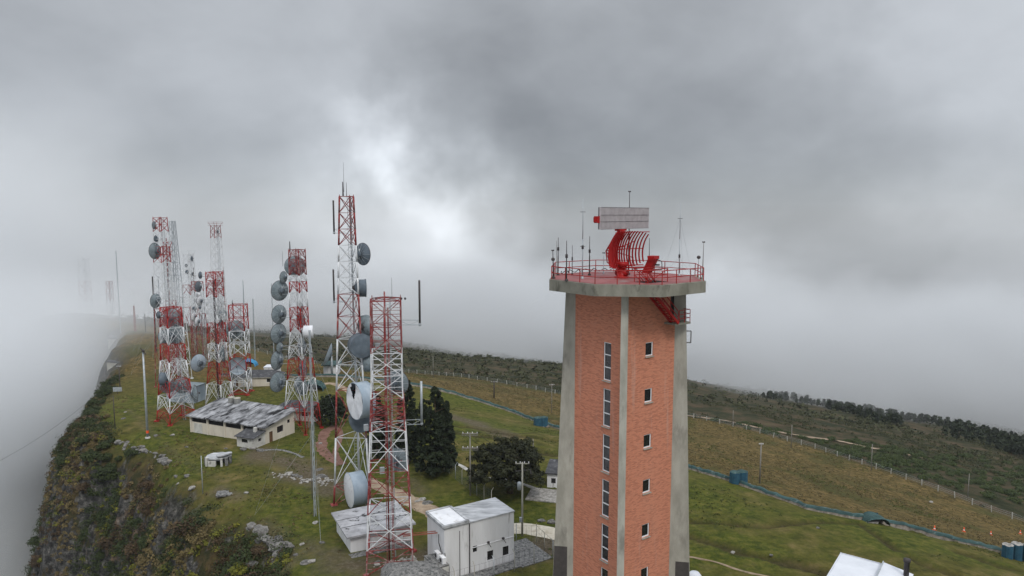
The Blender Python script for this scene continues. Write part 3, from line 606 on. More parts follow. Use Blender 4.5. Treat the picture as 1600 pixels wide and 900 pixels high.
def build_radar():
    a = R(-40); bx = Vector((math.cos(a), math.sin(a), 0)); wy = Vector((-bx.y, bx.x, 0)) * -1; z = Vector((0, 0, 1))
    c = D(971, 437, 59.5); c.z = DZ + .02
    t = thing('radar_antenna', tuple(c), 'bright red turning radar antenna with curved slatted reflector under a pale flat panel', 'radar')
    P = lambda x, w, h: c + bx * x + wy * w + z * h
    b = MB(); b.lathe(c, z, [(.62, 0), (.62, .12), (.42, .16), (.36, .9), (.50, 1.0), (.50, 1.35), (0, 1.35)], 20); b.bar(P(-.5, 0, .45), P(.55, 0, .45), .3, 8); b.build('pedestal', 'radar_red', t, recalc=True)
    # reflector: a row of thin curved ribs, dish-shaped in both directions
    ref = MB(); Wd = 2.35; n = 16; H0, H1 = .75, 3.95
    def surf(w, h):
        hc = 2.0
        return P(.30 + .085 * w * w + .19 * (h - hc) ** 2 - .55 + (.10 * max(0, h - 3.2)), w, h)
    for k in range(n):
        w = -Wd - .45 + (2 * Wd + .45) * k / (n - 1); m = 12; lo = H0 + .35 * (abs(w) / Wd) ** 2; hi = H1 - .15 * (abs(w) / Wd) ** 4; pr = None
        for j in range(m + 1):
            h = lo + (hi - lo) * j / m; q = surf(w, h)
            if pr is not None:
                vs = [pr - bx * .09 - wy * .042, pr + bx * .02 - wy * .042, pr + bx * .02 + wy * .042, pr - bx * .09 + wy * .042, q - bx * .09 - wy * .042, q + bx * .02 - wy * .042, q + bx * .02 + wy * .042, q - bx * .09 + wy * .042]
                ref.add(vs, [(0, 1, 5, 4), (1, 2, 6, 5), (2, 3, 7, 6), (3, 0, 4, 7), (4, 5, 6, 7), (3, 2, 1, 0)])
            pr = q
    r = ref.build('reflector', 'radar_red', t)
    fr = MB()
    for h in (1.0, 2.4, 3.85):
        pts = [surf(-Wd - .45 + (2 * Wd + .45) * k / 16, h) - bx * .12 for k in range(17)]; fr.tube(pts, .05, 4)
    for w in (.2, .9, 1.6):
        pts = [surf(w, H0 + .3 + (H1 - H0 - .3) * k / 10) - bx * .2 for k in range(11)]; fr.tube(pts, .065, 4)
    for sd in (-1, 1):
        apex = P(-1.25, sd * .55, 2.25); ap2 = P(-1.1, sd * .55, 1.3)
        for (w, h) in ((sd * 2.0, 3.1), (sd * 2.0, 1.6), (sd * .2, 3.7), (sd * .3, 1.0), (sd * 1.2, 2.4), (-sd * .5, 2.4)): fr.bar(apex, surf(w, h) - bx * .15, .045)
        fr.bar(apex, ap2, .05); fr.bar(ap2, P(0, sd * .3, .8), .06); fr.bar(ap2, surf(sd * 1.3, 1.0) - bx * .15, .04)
    for k in range(12):
        w = .2 + 1.9 * k / 19; fr.bar(surf(w, 1.0) - bx * .2, P(-.55, w * .7, 2.6), .022); fr.bar(P(-.55, w * .7, 2.6), surf(w, 3.7) - bx * .2, .022)
    fr.bar(P(-.55, -1.35, 2.6), P(-.55, 1.35, 2.6), .07)
    fr.build('back_frame', 'radar_red', r)
    fb = MB(); e = P(2.55, 0, 1.0)
    for sd in (-.28, .28): fb.bar(P(-.1, sd, .85), e + wy * sd * .6, .07); 
    fb.bar(P(-.2, 0, .6), e - z * .25, .09); arm = fb.build('feed_arm', 'radar_red', t)
    fh = MB(); fh.add([e + bx * x + wy * w + z * h for (x, h) in ((-.45, -.45), (.15, -.45), (.75, .75), (.2, .95)) for w in (-.32, .32)], [(0, 2, 3, 1), (2, 4, 5, 3), (4, 6, 7, 5), (6, 0, 1, 7), (0, 6, 4, 2), (1, 3, 5, 7)])
    fh.add([e + bx * x + wy * w + z * h for (x, h) in ((.15, .6), (.75, .72), (.75, .98), (.1, .98)) for w in (-.42, .42)], [(0, 2, 3, 1), (2, 4, 5, 3), (4, 6, 7, 5), (6, 0, 1, 7), (0, 6, 4, 2), (1, 3, 5, 7)])
    fh.build('feed_horn', 'radar_red', arm, recalc=True)
    wg = MB(); wg.tube([e + z * .8 + bx * .5, e + z * .55 + bx * 1.2, e - z * .1 + bx * 1.25, e - z * .25 - bx * .2], .035); wg.box(e + bx * .8 + z * .25, (.35, .2, .12), a); wg.build('waveguide', 'dark_steel', arm)
    # flat panel on a short mast above the reflector
    nb = MB(); nb.bar(P(-.25, 0, 3.5), P(-.15, 0, 4.1), .3, 8); nb.box(P(-.15, 0, 4.05), (.5, 1.1, .16), a); nb.build('panel_mount', 'radar_red', t)
    pl = MB(); Lw, z0, z1 = 3.35, 4.14, 5.92
    Lf = 4.35; pl.box(P(-.15, (Lw - Lf) / 2, (z0 + z1) / 2), (.16, Lw + Lf, z1 - z0), a)
    panel = pl.build('flat_panel', 'panel_slot', t)
    sl = MB(); ns = 40
    for k in range(ns + 1):
        w = -Lf + (Lw + Lf) * k / ns; sl.box(P(-.03, w, (z0 + z1) / 2), (.14, .125, z1 - z0 + .02), a)
    sl.build('slats', 'panel_grey', panel)
    ho = MB()
    for h in (z0, z0 + .62, z0 + 1.16, z1): ho.bar(P(.055, -Lf - .05, h), P(.055, Lw + .05, h), .014)
    ho.build('cross_bars', 'panel_slot', panel)
    ec = MB(); ec.box(P(-.2, Lw + .22, (z0 + z1) / 2 - .1), (.3, .45, .55), a); ec.box(P(-.2, Lw + .5, (z0 + z1) / 2 - .1), (.24, .14, .38), a); ec.build('end_cap', 'radar_red', panel)
build_radar()

# antennas and lamps that stand on the deck
def deck_mast(px, py_top, py_bot, Y, r, mat, label, cat='antenna', extras=(), name='whip_antenna', group='masts standing on the tower platform'):
    b0 = D(px, py_bot, Y); b0.z = DZ + .02; top = D(px, py_top, Y)
    rr_ = math.hypot(b0.x - TC.x, b0.y - TC.y)
    if rr_ > 6.36: b0.x = TC.x + (b0.x - TC.x) * 6.36 / rr_; b0.y = TC.y + (b0.y - TC.y) * 6.36 / rr_; top.y = b0.y
    top.x = b0.x + (top.x - b0.x) * .2
    t = thing(name, tuple(b0), label, cat, group)
    b = MB(); L_ = top.z - b0.z; b.bar(b0, b0.lerp(top, .5), r, 6); b.bar(b0.lerp(top, .5), top, r * .7, 6, r2=r * .45)
    b.build('mast', mat, t); q = MB(); q.lathe(b0, (0, 0, 1), [(r * 2.6, 0), (r * 2.6, .12), (r * 1.1, .2)], 8); q.build('foot', mat, t)
    for (kind, f) in extras:
        e = MB(); p = b0.lerp(top, f)
        if kind == 'joint': e.bar(p - Vector((0, 0, .15)), p + Vector((0, 0, .15)), r * 1.9, 6); e.build('joint', 'dark_steel', t)
        if kind == 'ball': e.lathe(p - Vector((0, 0, .16)), (0, 0, 1), [(0, 0), (.13, .05), (.17, .16), (.13, .27), (0, .32)], 10); e.build('lamp', 'dark_steel', t)
        if kind == 'cross': e.bar(p - Vector((.22, 0, 0)), p + Vector((.22, 0, 0)), .025); e.bar(p - Vector((0, .22, 0)), p + Vector((0, .22, 0)), .025); e.build('cross_arm', 'dark_steel', t)
        if kind == 'cup':
            for sd in (-.11, .11): e.lathe(p + Vector((sd * .6, 0, -.08)), (0, 0, 1), [(.0, 0), (.05, .03), (.06, .1), (0, .14)], 8)
            e.build('sensor', 'dark_steel', t)
        if kind == 'guy':
            for k in range(3):
                an = R(30 + 120 * k); e.bar(p, Vector((b0.x + 1.5 * math.cos(an), b0.y + 1.5 * math.sin(an), b0.z)), .008, 3)
            e.build('guy_wires', 'galvanised', t)
    return t
deck_mast(1061, 316, 432, 61.5, .045, 'galvanised', 'tall guyed pale whip antenna at the right rear of the tower platform', extras=(('cross', .78), ('joint', .27), ('guy', .25), ('guy', .78)))
deck_mast(910, 311, 436, 58.5, .05, 'galvanised', 'tallest whip antenna left of the radar, with two small cross arms', extras=(('cross', .84), ('joint', .40), ('cross', .41)))
deck_mast(982, 299, 430, 62.5, .06, 'dark_steel', 'dark lightning rod rising behind the pale radar panel', 'lightning rod', extras=(('cup', 1.0), ('joint', .45)), name='lightning_rod')
deck_mast(1102, 378, 436, 58.2, .045, 'pole_wood', 'short rod at the far right corner of the platform railing', extras=(('cup', 1.0),))
deck_mast(1093, 402, 436, 60.5, .03, 'pole_wood', 'thin post with black ball lamp by the right corner rod', 'lamp', extras=(('ball', 1.0),), name='lamp_post')
deck_mast(943, 395, 428, 63.5, .03, 'galvanised', 'short post with twin black cup sensor left of the radar', 'sensor', extras=(('cup', 1.0),), name='sensor_post')
deck_mast(858, 391, 436, 58.6, .06, 'dark_steel', 'dark mast with black ball at the leftmost corner of the platform', extras=(('ball', .68), ('cup', 1.0)))
deck_mast(866, 376, 425, 63, .035, 'pole_wood', 'thin bare rod second from the left platform corner', extras=())
deck_mast(872, 371, 425, 62, .05, 'dark_steel', 'dark jointed rod third from the left platform corner', extras=(('joint', .7),))
deck_mast(885, 376, 436, 56.5, .055, 'dark_steel', 'thick dark jointed rod fourth from the left platform corner', extras=(('joint', .62),))
deck_mast(894, 383, 427, 62, .035, 'dark_steel', 'short thin rod just left of the tallest whip antenna', extras=(('joint', .55),))
deck_mast(921, 369, 426, 61.8, .05, 'dark_steel', 'tapered dark rod between the tallest whip antenna and the sensor post', extras=(('joint', .62),))
deck_mast(1014, 372, 425, 63.5, .045, 'dark_steel', 'dark rod standing behind the right edge of the red reflector', extras=(('joint', .4),))

# ------------------------------------------------------------------ lattice towers
def zof(py, Y, px=400): return D(px, py, Y).z
def prof(levels, z):
    zs = [l[0] for l in levels]; ws = [l[1] for l in levels]; return float(np.interp(z, zs, ws))
def lattice(name, label, c, z0, levels, bands, n=4, rot=0.0, leg_r=.1, br_r=.05, style='X', ladder=True, top='frame', cat='radio tower', group='red and white lattice radio towers', depth_br=True):
    """levels: [(z, face width)] rising; bands: [(z_low, z_high, material, panels)]"""
    t = thing(name, (c[0], c[1], z0), label, cat, group); cx, cy = c[0], c[1]
    k_ = 1 / (2 * math.sin(math.pi / n))
    def corner(k, z): r = prof(levels, z) * k_; a = rot + 2 * math.pi * k / n; return Vector((cx + r * math.cos(a), cy + r * math.sin(a), z))
    mats = []; 
    for bd in bands:
        if bd[2] not in mats: mats.append(bd[2])
    for k in range(n):
        lg = MB()
        for (a, b, m, p) in bands:
            for j in range(p): lg.bar(corner(k, a + (b - a) * j / p), corner(k, a + (b - a) * (j + 1) / p), leg_r, 6 if leg_r > .09 else 4, mats.index(m))
        if bands[0][0] <= z0 + .6: lg.box(corner(k, z0) + Vector((0, 0, -.1)), (leg_r * 7, leg_r * 7, .5), rot, mats.index(bands[0][2]))
        lg.build('leg', mats, t)
    for (a, b, m, p) in bands:
        br = MB()
        for j in range(p):
            za, zb = a + (b - a) * j / p, a + (b - a) * (j + 1) / p; zm = (za + zb) / 2
            for k in range(n):
                A, B = corner(k, za), corner((k + 1) % n, za); C_, D_ = corner(k, zb), corner((k + 1) % n, zb)
                br.bar(C_, D_, br_r * .9)
                if style == 'X': br.bar(A, D_, br_r); br.bar(B, C_, br_r)
                elif style == 'XH':
                    br.bar(A, D_, br_r); br.bar(B, C_, br_r); mA, mB = (A + C_) / 2, (B + D_) / 2; br.bar(mA, mB, br_r * .7)
                    for q, w_ in ((A, .25), (B, .25)): pass
                    X_ = (A + B + C_ + D_) / 4; br.bar((A + X_) / 2, (A + mA) / 2, br_r * .6); br.bar((B + X_) / 2, (B + mB) / 2, br_r * .6); br.bar((C_ + X_) / 2, (C_ + mA) / 2, br_r * .6); br.bar((D_ + X_) / 2, (D_ + mB) / 2, br_r * .6)
                elif style in ('K', 'KX'):
                    if style == 'KX': br.bar(A, D_, br_r * .7); br.bar(B, C_, br_r * .7)
                    mt = (C_ + D_) / 2; br.bar(A, mt, br_r); br.bar(B, mt, br_r); mA, mB = (A + C_) / 2, (B + D_) / 2
                    br.bar(mA, (A + mt) / 2, br_r * .7); br.bar(mB, (B + mt) / 2, br_r * .7); br.bar((A + mt) / 2, C_, br_r * .7); br.bar((B + mt) / 2, D_, br_r * .7)
                elif style == 'Z': br.bar(A, D_, br_r) if j % 2 else br.bar(B, C_, br_r)
                elif style == 'D':      # diamonds
                    ma, mb = (A + B) / 2, (C_ + D_) / 2; mA, mB = (A + C_) / 2, (B + D_) / 2
                    for p_, q_ in ((ma, mA), (ma, mB), (mb, mA), (mb, mB)): br.bar(p_, q_, br_r)
            if depth_br and n == 4: br.bar(corner(0, zb), corner(2, zb), br_r * .7); br.bar(corner(1, zb), corner(3, zb), br_r * .7)
        br.build('bracing', m, t)
    zt = bands[-1][1]
    if ladder:
        ld = MB(); off = .12 if n == 3 else 0
        def lp(z, s): 
            w = prof(levels, z); a = rot + 2 * math.pi * (ladder if isinstance(ladder, (int, float)) and ladder is not True else .5) / n
            return Vector((cx + w * .28 * math.cos(a), cy + w * .28 * math.sin(a), z)) + Vector((s, 0, 0))
        z = z0; zb = bands[0][0]
        zz = np.linspace(zb, zt, max(2, int((zt - zb) / 2.5)))
        for a, b in zip(zz[:-1], zz[1:]):
            for s in (-.2, .2, .32): ld.bar(lp(a, s), lp(b, s), br_r * (.55 if s < .3 else .9))
        for z in np.arange(zb, zt, .45): ld.bar(lp(z, -.2), lp(z, .2), br_r * .35, 3)
        ld.build('ladder', 'galvanised' if group != 'x' else 'dark_steel', t)
    if top == 'frame':
        tf = MB()
        for k in range(n):
            tf.bar(corner(k, zt), corner(k, zt) + Vector((0, 0, .25)), br_r); tf.bar(corner(k, zt + 0), corner((k + 1) % n, zt), br_r * 1.3)
        tf.build('top_frame', bands[-1][2], t)
    if top == 'platform':
        tf = MB(); w = prof(levels, zt) * .95
        for k in range(n):
            a0 = rot + 2 * math.pi * k / n; a1 = rot + 2 * math.pi * (k + 1) / n
            for dz in (0, .5, 1.0):
                tf.bar((cx + w * 1.15 * math.cos(a0), cy + w * 1.15 * math.sin(a0), zt + dz), (cx + w * 1.15 * math.cos(a1), cy + w * 1.15 * math.sin(a1), zt + dz), br_r * .8)
            tf.bar(corner(k, zt), (cx + w * 1.15 * math.cos(a0), cy + w * 1.15 * math.sin(a0), zt + 1.0), br_r)
        tf.build('top_platform', bands[-1][2], t)
    return t
def dish(t, p, r, az, kind='bowl', el=0, mat='dish_grey', name='dish_antenna', to=None, face='radome', depth=None):
    """az: direction it looks, degrees from +X towards +Y. bowl: open dish; drum: shrouded with a flat cover"""
    a = R(az); ax = Vector((math.cos(a) * math.cos(R(el)), math.sin(a) * math.cos(R(el)), math.sin(R(el)))); p = Vector(p)
    x, y, z = frame_from(ax); b = MB(); d = r * .32; dm = MB()
    prof_ = [(r * k / 8, -d + d * (k / 8) ** 2) for k in range(9)]
    if kind == 'bowl':
        b.lathe(p, ax, prof_, 28); b.lathe(p - ax * .03, ax, prof_[::-1], 28); b.lathe(p, ax, [(r, -.04), (r * 1.02, -.02), (r * 1.02, .04), (r, .03)], 28, 1)
        o = b.build(name, [mat, 'dark_steel'], t)
        if r > .9:
            rb = MB()
            for k in range(12):
                an = 2 * math.pi * k / 12; dr = x * math.cos(an) + y * math.sin(an)
                pts = [p + dr * (r * q) + ax * (-d + d * q * q - .06) for q in (.12, .4, .7, .98)]; rb.tube(pts, .022, 3)
            rb.build('back_ribs', 'galvanised', o)
            hb = MB(); hb.lathe(p - ax * (d + .25), ax, [(0, 0), (r * .26, 0), (r * .26, .12), (r * .2, .16)], 16); hb.lathe(p - ax * (d + .05), ax, [(r * .36, 0), (r * .40, .03), (r * .36, .06)], 18); hb.build('hub', 'drum_blue_grey', o)
        f = MB(); f.bar(p - ax * d * .9, p + ax * r * .45, .035 + r * .012, 6); f.bar(p + ax * r * .42, p + ax * r * .52, .06 + r * .05, 8)
        for k in range(3): an = 2 * math.pi * (k + .3) / 3; f.bar(p + (x * math.cos(an) + y * math.sin(an)) * r * .97, p + ax * r * .46, .018)
        f.build('feed', 'dark_steel', o)
    else:
        dp = depth or r * .75
        b.lathe(p - ax * dp, ax, [(r * .25, -d * .9), (r * .7, -d * .45), (r, 0), (r, dp)], 30); o = b.build(name, mat, t)
        rm = MB(); rm.lathe(p - ax * dp, ax, [(r, -.03), (r * 1.025, -.03), (r * 1.025, .05), (r, .05)], 30); rm.lathe(p, ax, [(r, -.1), (r * 1.03, -.1), (r * 1.03, .0), (r, .0)], 30)
        for k in range(22):
            an = 2 * math.pi * k / 22; q = p + (x * math.cos(an) + y * math.sin(an)) * r * 1.02; rm.bar(q - ax * .16, q + ax * .02, .03)
        rm.build('rim', mat, o)
        fc = MB()
        if face == 'open': fc.lathe(p - ax * dp, ax, prof_, 26); fc.build('inner_disc', 'dish_grey', o)
        elif face == 'torn':
            # sagging, half torn-off cover: leaves a dark gap at the upper edge
            vs = []; rings = 7; n = 28
            for i in range(rings + 1):
                for k in range(n):
                    an = 2 * math.pi * k / n; rr = r * i / rings; q = p + x * math.cos(an) * rr + y * math.sin(an) * rr; h = (q - p).z / r
                    q = q + ax * (.10 * math.sin(6 * an) * (i / rings) * .6 - .25 * max(0, h) * (1 - i / rings) + .2 * max(0, -h) * (1 - i / rings)); vs.append(q)
            fs = []
            for i in range(rings):
                for k in range(n):
                    qa = [i * n + k, i * n + (k + 1) % n, (i + 1) * n + (k + 1) % n, (i + 1) * n + k]; cpt = sum((vs[j] for j in qa), Vector()) / 4 - p
                    lat = cpt.dot(x); h = cpt.z / r
                    if h > .12 and abs(lat * .8 + .12 * r) < .30 * r * (h + .1): continue
                    fs.append(tuple(qa))
            fc.add(vs, fs, 0, True); fc.build('torn_cover', 'radome', o)
            iv = MB(); iv.lathe(p - ax * dp * .5, ax, [(0, 0), (r * .98, 0)], 26); iv.build('inner_disc', 'black_void', o)  # flat black disc: the shade inside the drum is painted, no dish here
        else: fc.lathe(p, ax, [(0, .10 * r), (r * .5, .075 * r), (r * .96, 0.0), (r, -.01)], 30); fc.build('cover', face, o)
        hb = MB(); hb.lathe(p - ax * (dp + d + .2), ax, [(0, 0), (r * .3, 0), (r * .3, .25), (r * .22, .4)], 16)
        for k in range(6): an = 2 * math.pi * k / 6; dr = x * math.cos(an) + y * math.sin(an); hb.bar(p - ax * (dp + d) + dr * r * .25, p - ax * dp + dr * r * .95, .03)
        hb.build('hub', 'dark_steel', o); d = d + dp
    if to is not None:
        q = p - ax * (d + .12); m = MB(); to = Vector((to[0], to[1], 0))
        dirc = Vector((to.x - q.x, to.y - q.y, 0)); L_ = max(0, dirc.length - to_r(t)); dirc.normalize() if dirc.length > 0 else None
        e = q + dirc * L_
        for dz in (-.35 * r, .35 * r): m.bar(q + Vector((0, 0, dz)), e + Vector((0, 0, dz)), .05)
        m.bar(q + Vector((0, 0, -.5 * r)), q + Vector((0, 0, .5 * r)), .07, 6); m.bar(q + Vector((0, 0, .35 * r)), e + Vector((0, 0, -.35 * r)), .03); m.build('mount_arm', 'galvanised', o)
    return o
_tr = {}
def to_r(t): return _tr.get(t.name, .8)
def whip(t, px, py0, py1, Y, r=.09, mat='dark_steel', arm_to=None, name='panel_antenna', lattice_arm=False):
    a = D(px, py1, Y); b_ = D(px, py0, Y); b_.x = a.x; b = MB(); b.bar(a, b_, r, 8); o = b.build(name, mat, t)
    if arm_to is not None:
        m = MB(); q = a + Vector((0, 0, .35)); e = Vector((arm_to[0], arm_to[1], q.z)); m.bar(q, e, .04); m.bar(q - Vector((0, 0, .55)), e - Vector((0, 0, .55)), .04)
        n = max(2, int((q - e).length / .8))
        for k in range(n): m.bar(q.lerp(e, k / n) - Vector((0, 0, .55 * (k % 2))), q.lerp(e, (k + 1) / n) - Vector((0, 0, .55 * ((k + 1) % 2))), .028)
        m.lathe(a - Vector((0, 0, .35)), (0, 0, 1), [(.03, 0), (.16, .1), (.16, .3), (.05, .4)], 8); m.build('support_arm', 'galvanised', o)
    return o
def spike(t, px, py0, py1, Y, r=.03, mat='dark_steel', name='lightning_rod'):
    a = D(px, py1, Y); b_ = D(px, py0, Y); b_.x = a.x; b = MB(); b.bar(a, b_, r, 5, r2=r * .5); return b.build(name, mat, t)
def bz(Y, px, rows): # rows: [(y pixel of lower edge, y pixel of upper edge, material, panels)]
    return [(zof(a, Y, px), zof(b, Y, px), m, p) for (a, b, m, p) in rows]

# T1, the tallest, right beside the low white block
c1 = (-22.6, 97.5); Y = 97.5; g1 = ground(*c1); Wm, Rm, Dr = 'white_steel', 'red_steel', 'dull_red_steel'
B1 = bz(Y, 545, [(753, 680, Wm, 1), (680, 607, Dr, 1), (607, 528, Wm, 2), (528, 459, Dr, 2), (459, 383, Wm, 3), (383, 307, Dr, 3)]); B1 = [(g1, B1[0][0], Dr, 1)] + B1
T1 = lattice('lattice_tower', 'tallest three legged lattice tower, beside the low white block with perforated roof', c1, g1, [(g1, 5.2), (4.6, 4.7), (29.5, 2.85), (44, 1.9)], B1, 3, R(-150 - 2), .13, .055, 'X', ladder=2.0)
_tr[T1.name] = 1.2
spike(T1, 537.5, 254, 300, Y); spike(T1, 541.5, 285, 307, Y, .05); spike(T1, 536, 284, 307, Y, .12, 'dark_steel', 'mast')
def fd(px, py, Y, *a, **k): return (D(px, py, Y),) + a
T1c = c1
dish(T1, D(567, 397, 98), 1.55, 52, 'bowl', mat='drum_blue_grey', to=c1)
dish(T1, D(572, 450, 98.6), 1.22, 15, 'drum', mat='drum_blue_grey', to=c1, depth=1.3)
dish(T1, D(574, 509, 98.0), 1.5, 48, 'drum', mat='dish_grey', to=c1, depth=.5)
dish(T1, D(566, 541, 95.5), 1.62, -62, 'drum', mat='drum_blue_grey', to=c1, depth=1.5, face='drum_blue_grey')
dish(T1, D(580, 565, 97.5), 1.4, 10, 'drum', mat='dish_grey', to=c1, depth=.9)
dish(T1, D(554, 627, 94.3), 2.5, -142, 'drum', mat='drum_pale', to=c1, depth=1.9, face='torn')
dish(T1, D(566, 657, 96), 1.7, -70, 'drum', mat='drum_blue_grey', to=c1, depth=1.3, face='drum_blue_grey')
dish(T1, D(545, 766, 94.5), 2.35, -150, 'drum', mat='drum_pale', to=c1, depth=2.0, face='radome')
whip(T1, 522, 313, 362, 97, .12, arm_to=c1); whip(T1, 522, 421, 470, 97, .12, arm_to=c1)

# T2, in front of it
c2 = (-14.3, 79.2); Y = 79.2; g2 = ground(*c2)
B2 = bz(Y, 608, [(843, 790, Wm, 1), (790, 727, Dr, 1), (727, 666, Wm, 1), (666, 617, Dr, 2), (617, 548, Wm, 2), (548, 508, Dr, 1), (508, 468, Dr, 1)]); B2 = [(g2, B2[0][0], Dr, 1)] + B2
T2 = lattice('lattice_tower', 'square lattice tower closest to the brick tower, standing over the grey vaulted roof', c2, g2, [(g2, 5.3), (10, 4.5), (22, 3.4), (34, 3.25)], B2, 4, R(45 + 8), .09, .055, 'XH', ladder=.4)
_tr[T2.name] = 1.6
cm = MB(); cm.bar((c2[0] - .1, c2[1] - .3, g2), (c2[0] - .1, c2[1] - .3, zof(455, Y, 611)), .09, 8)
for s in (-.35, .35, .5):
    cm.bar((c2[0] + s, c2[1] - .3, g2), (c2[0] + s * .6, c2[1] - .3, zof(480, Y, 611)), .05)
cm.build('cable_column', 'dull_red_steel', T2)
tl = MB()
for k in range(4):
    a = R(53 + 90 * k); e = Vector((c2[0] + 2.3 * math.cos(a), c2[1] + 2.3 * math.sin(a), zof(468, Y, 608))); tl.bar((c2[0] - .1, c2[1] - .3, zof(463, Y, 608)), e, .06); tl.bar(e, e + Vector((0, 0, .35)), .05)
tl.build('top_frame', Dr, T2); spike(T2, 612.5, 434, 470, Y, .03)
for px, py in ((627, 467), (633, 467), (588, 467), (610, 466)):
    l = MB(); l.lathe(D(px, py, Y), (0, 0, 1), [(0, -.12), (.12, -.05), (.12, .12), (0, .18)], 8); l.build('beacon', 'dark_steel', T2)
dish(T2, D(620, 598, 81.5), 1.5, 75, 'bowl', mat='dish_grey', to=c2); dish(T2, D(622, 718, 81.5), 1.45, 70, 'bowl', mat='dish_grey', to=c2)
whip(T2, 656, 438, 505, 78.2, .12, arm_to=(c2[0] + 1.6, c2[1] - 1)); whip(T2, 659, 596, 660, 78.5, .14, 'galvanised', arm_to=(c2[0] + 1.8, c2[1] - 1))
for px, py in ((590, 541), (572, 668), (597, 735)):
    l = MB(); q = D(px, py, 78); l.box(q, (.5, .35, .7), .4); l.bar(q, (c2[0], c2[1], q.z), .03); l.build('equipment_box', 'galvanised', T2)

# T3, crowded with dishes on its left side
c3 = (-40.0, 131.0); Y = 131.0; g3 = ground(*c3); Pn = 460
B3 = bz(Y, Pn, [(632, 592, Wm, 1), (592, 560, Rm, 1), (560, 518, Wm, 2), (518, 480, Rm, 2), (480, 457, Wm, 1), (457, 440, Rm, 1), (440, 430, Wm, 1), (430, 405, Dr, 2), (405, 390, 'dull_red_steel', 1)]); B3 = [(g3, B3[0][0], Rm, 1)] + B3
T3 = lattice('lattice_tower', 'lattice tower with a stack of dishes down its left side, behind the cream building', c3, g3, [(g3, 5.0), (zof(630, Y), 4.3), (zof(560, Y), 3.1), (zof(518, Y), 2.4), (40, 2.0)], B3, 4, R(25), .10, .042, 'KX')
_tr[T3.name] = 1.0
spike(T3, 453, 377, 392, Y, .14); spike(T3, 442, 393, 416, Y, .04)
for (px, py, r, az, kd) in [(461, 416, 16, 100, 'bowl'), (443, 433, 9, 160, 'bowl'), (437, 454, 15.5, 145, 'bowl'), (436, 491, 14.5, 150, 'bowl'), (435, 521, 15.5, 150, 'bowl'), (437, 543, 8, 160, 'bowl'), (433, 563, 15, 160, 'bowl'), (434, 597, 15.5, 150, 'bowl'),
                            (470, 480, 7.5, 45, 'bowl'), (470, 500, 12, 50, 'bowl'), (472, 540, 13, 45, 'bowl'), (474, 575, 13, 40, 'bowl'), (470, 603, 15, 60, 'bowl')]:
    dish(T3, D(px, py, Y - .8 if px < 450 else Y + 2.2), r / 1100 * Y * 1.02, az, kd, to=c3)
dish(T3, D(489, 518, Y - 1.5), 1.15, 12, 'drum', mat='radome', to=c3, depth=1.6)

# T4, big square one with braced bands
c4 = (-67.0, 137.0); Y = 137.0; g4 = ground(*c4)
B4 = bz(Y, 270, [(640, 617, Wm, 1), (617, 592, Rm, 1), (592, 563, Wm, 1), (563, 537, Rm, 1), (537, 511, Wm, 1), (511, 480, Rm, 2)]); B4 = [(g4, B4[0][0], Rm, 1)] + B4
T4 = lattice('lattice_tower', 'sturdy square lattice tower in wide red and white bands, left of the cream building', c4, g4, [(g4, 5.2), (zof(563, Y), 3.4), (zof(480, Y), 2.8)], B4, 4, R(8), .125, .052, 'KX', ladder=.1)
_tr[T4.name] = 1.4
dish(T4, D(248, 492, Y - 1), .72, 170, 'bowl', mat='drum_blue_grey', to=c4); dish(T4, D(251, 592, Y - 1), 1.25, 190, 'drum', mat='drum_blue_grey', to=c4, depth=1.0, face='radome')
for (px, py, r) in ((270, 497, 1.9), (272, 523, 1.9), (261, 602, 1.6), (284, 602, 1.6), (258, 526, 1.4)): dish(T4, D(px, py, Y + 1.5), r, 95, 'bowl', to=c4)
dish(T4, D(305, 615, Y - .5), 1.75, 40, 'bowl', mat='dish_grey', to=c4)

# T5
c5 = (-62.2, 146.5); Y = 146.5; g5 = ground(*c5)
B5 = bz(Y, 330, [(630, 598, Wm, 1), (598, 565, Rm, 2), (565, 536, Wm, 2), (536, 504, Rm, 2), (504, 464, Wm, 3), (464, 425, Rm, 3)]); B5 = [(g5, B5[0][0], Rm, 1)] + B5
T5 = lattice('lattice_tower', 'slim lattice tower with dark cable column just behind the two roof tanks', c5, g5, [(g5, 4.2), (zof(565, Y), 2.6), (zof(425, Y), 2.3)], B5, 4, R(30), .10, .042, 'KX', ladder=.5)
_tr[T5.name] = 1.1
cc = MB(); cc.bar((c5[0], c5[1] - .5, g5), (c5[0], c5[1] - .5, zof(440, Y, 330)), .22, 6); cc.build('cable_column', 'dark_steel', T5)
for (px, py, r, az, m) in [(310, 448, 1.15, 170, 'drum_blue_grey'), (313, 430, .75, 175, 'drum_blue_grey'), (308, 502, 1.0, 175, 'radome'), (346, 505, 1.2, 20, 'dish_grey'), (310, 567, 1.85, 150, 'drum_pale'), (349, 553, 1.9, 30, 'dish_grey'), (312, 470, 1.0, 165, 'radome'), (340, 478, 1.3, 60, 'radome'), (338, 440, 1.1, 60, 'radome')]:
    dish(T5, D(px, py, Y + (.5 if px < 320 else 1.2)), r, az, 'bowl', mat=m, to=c5)

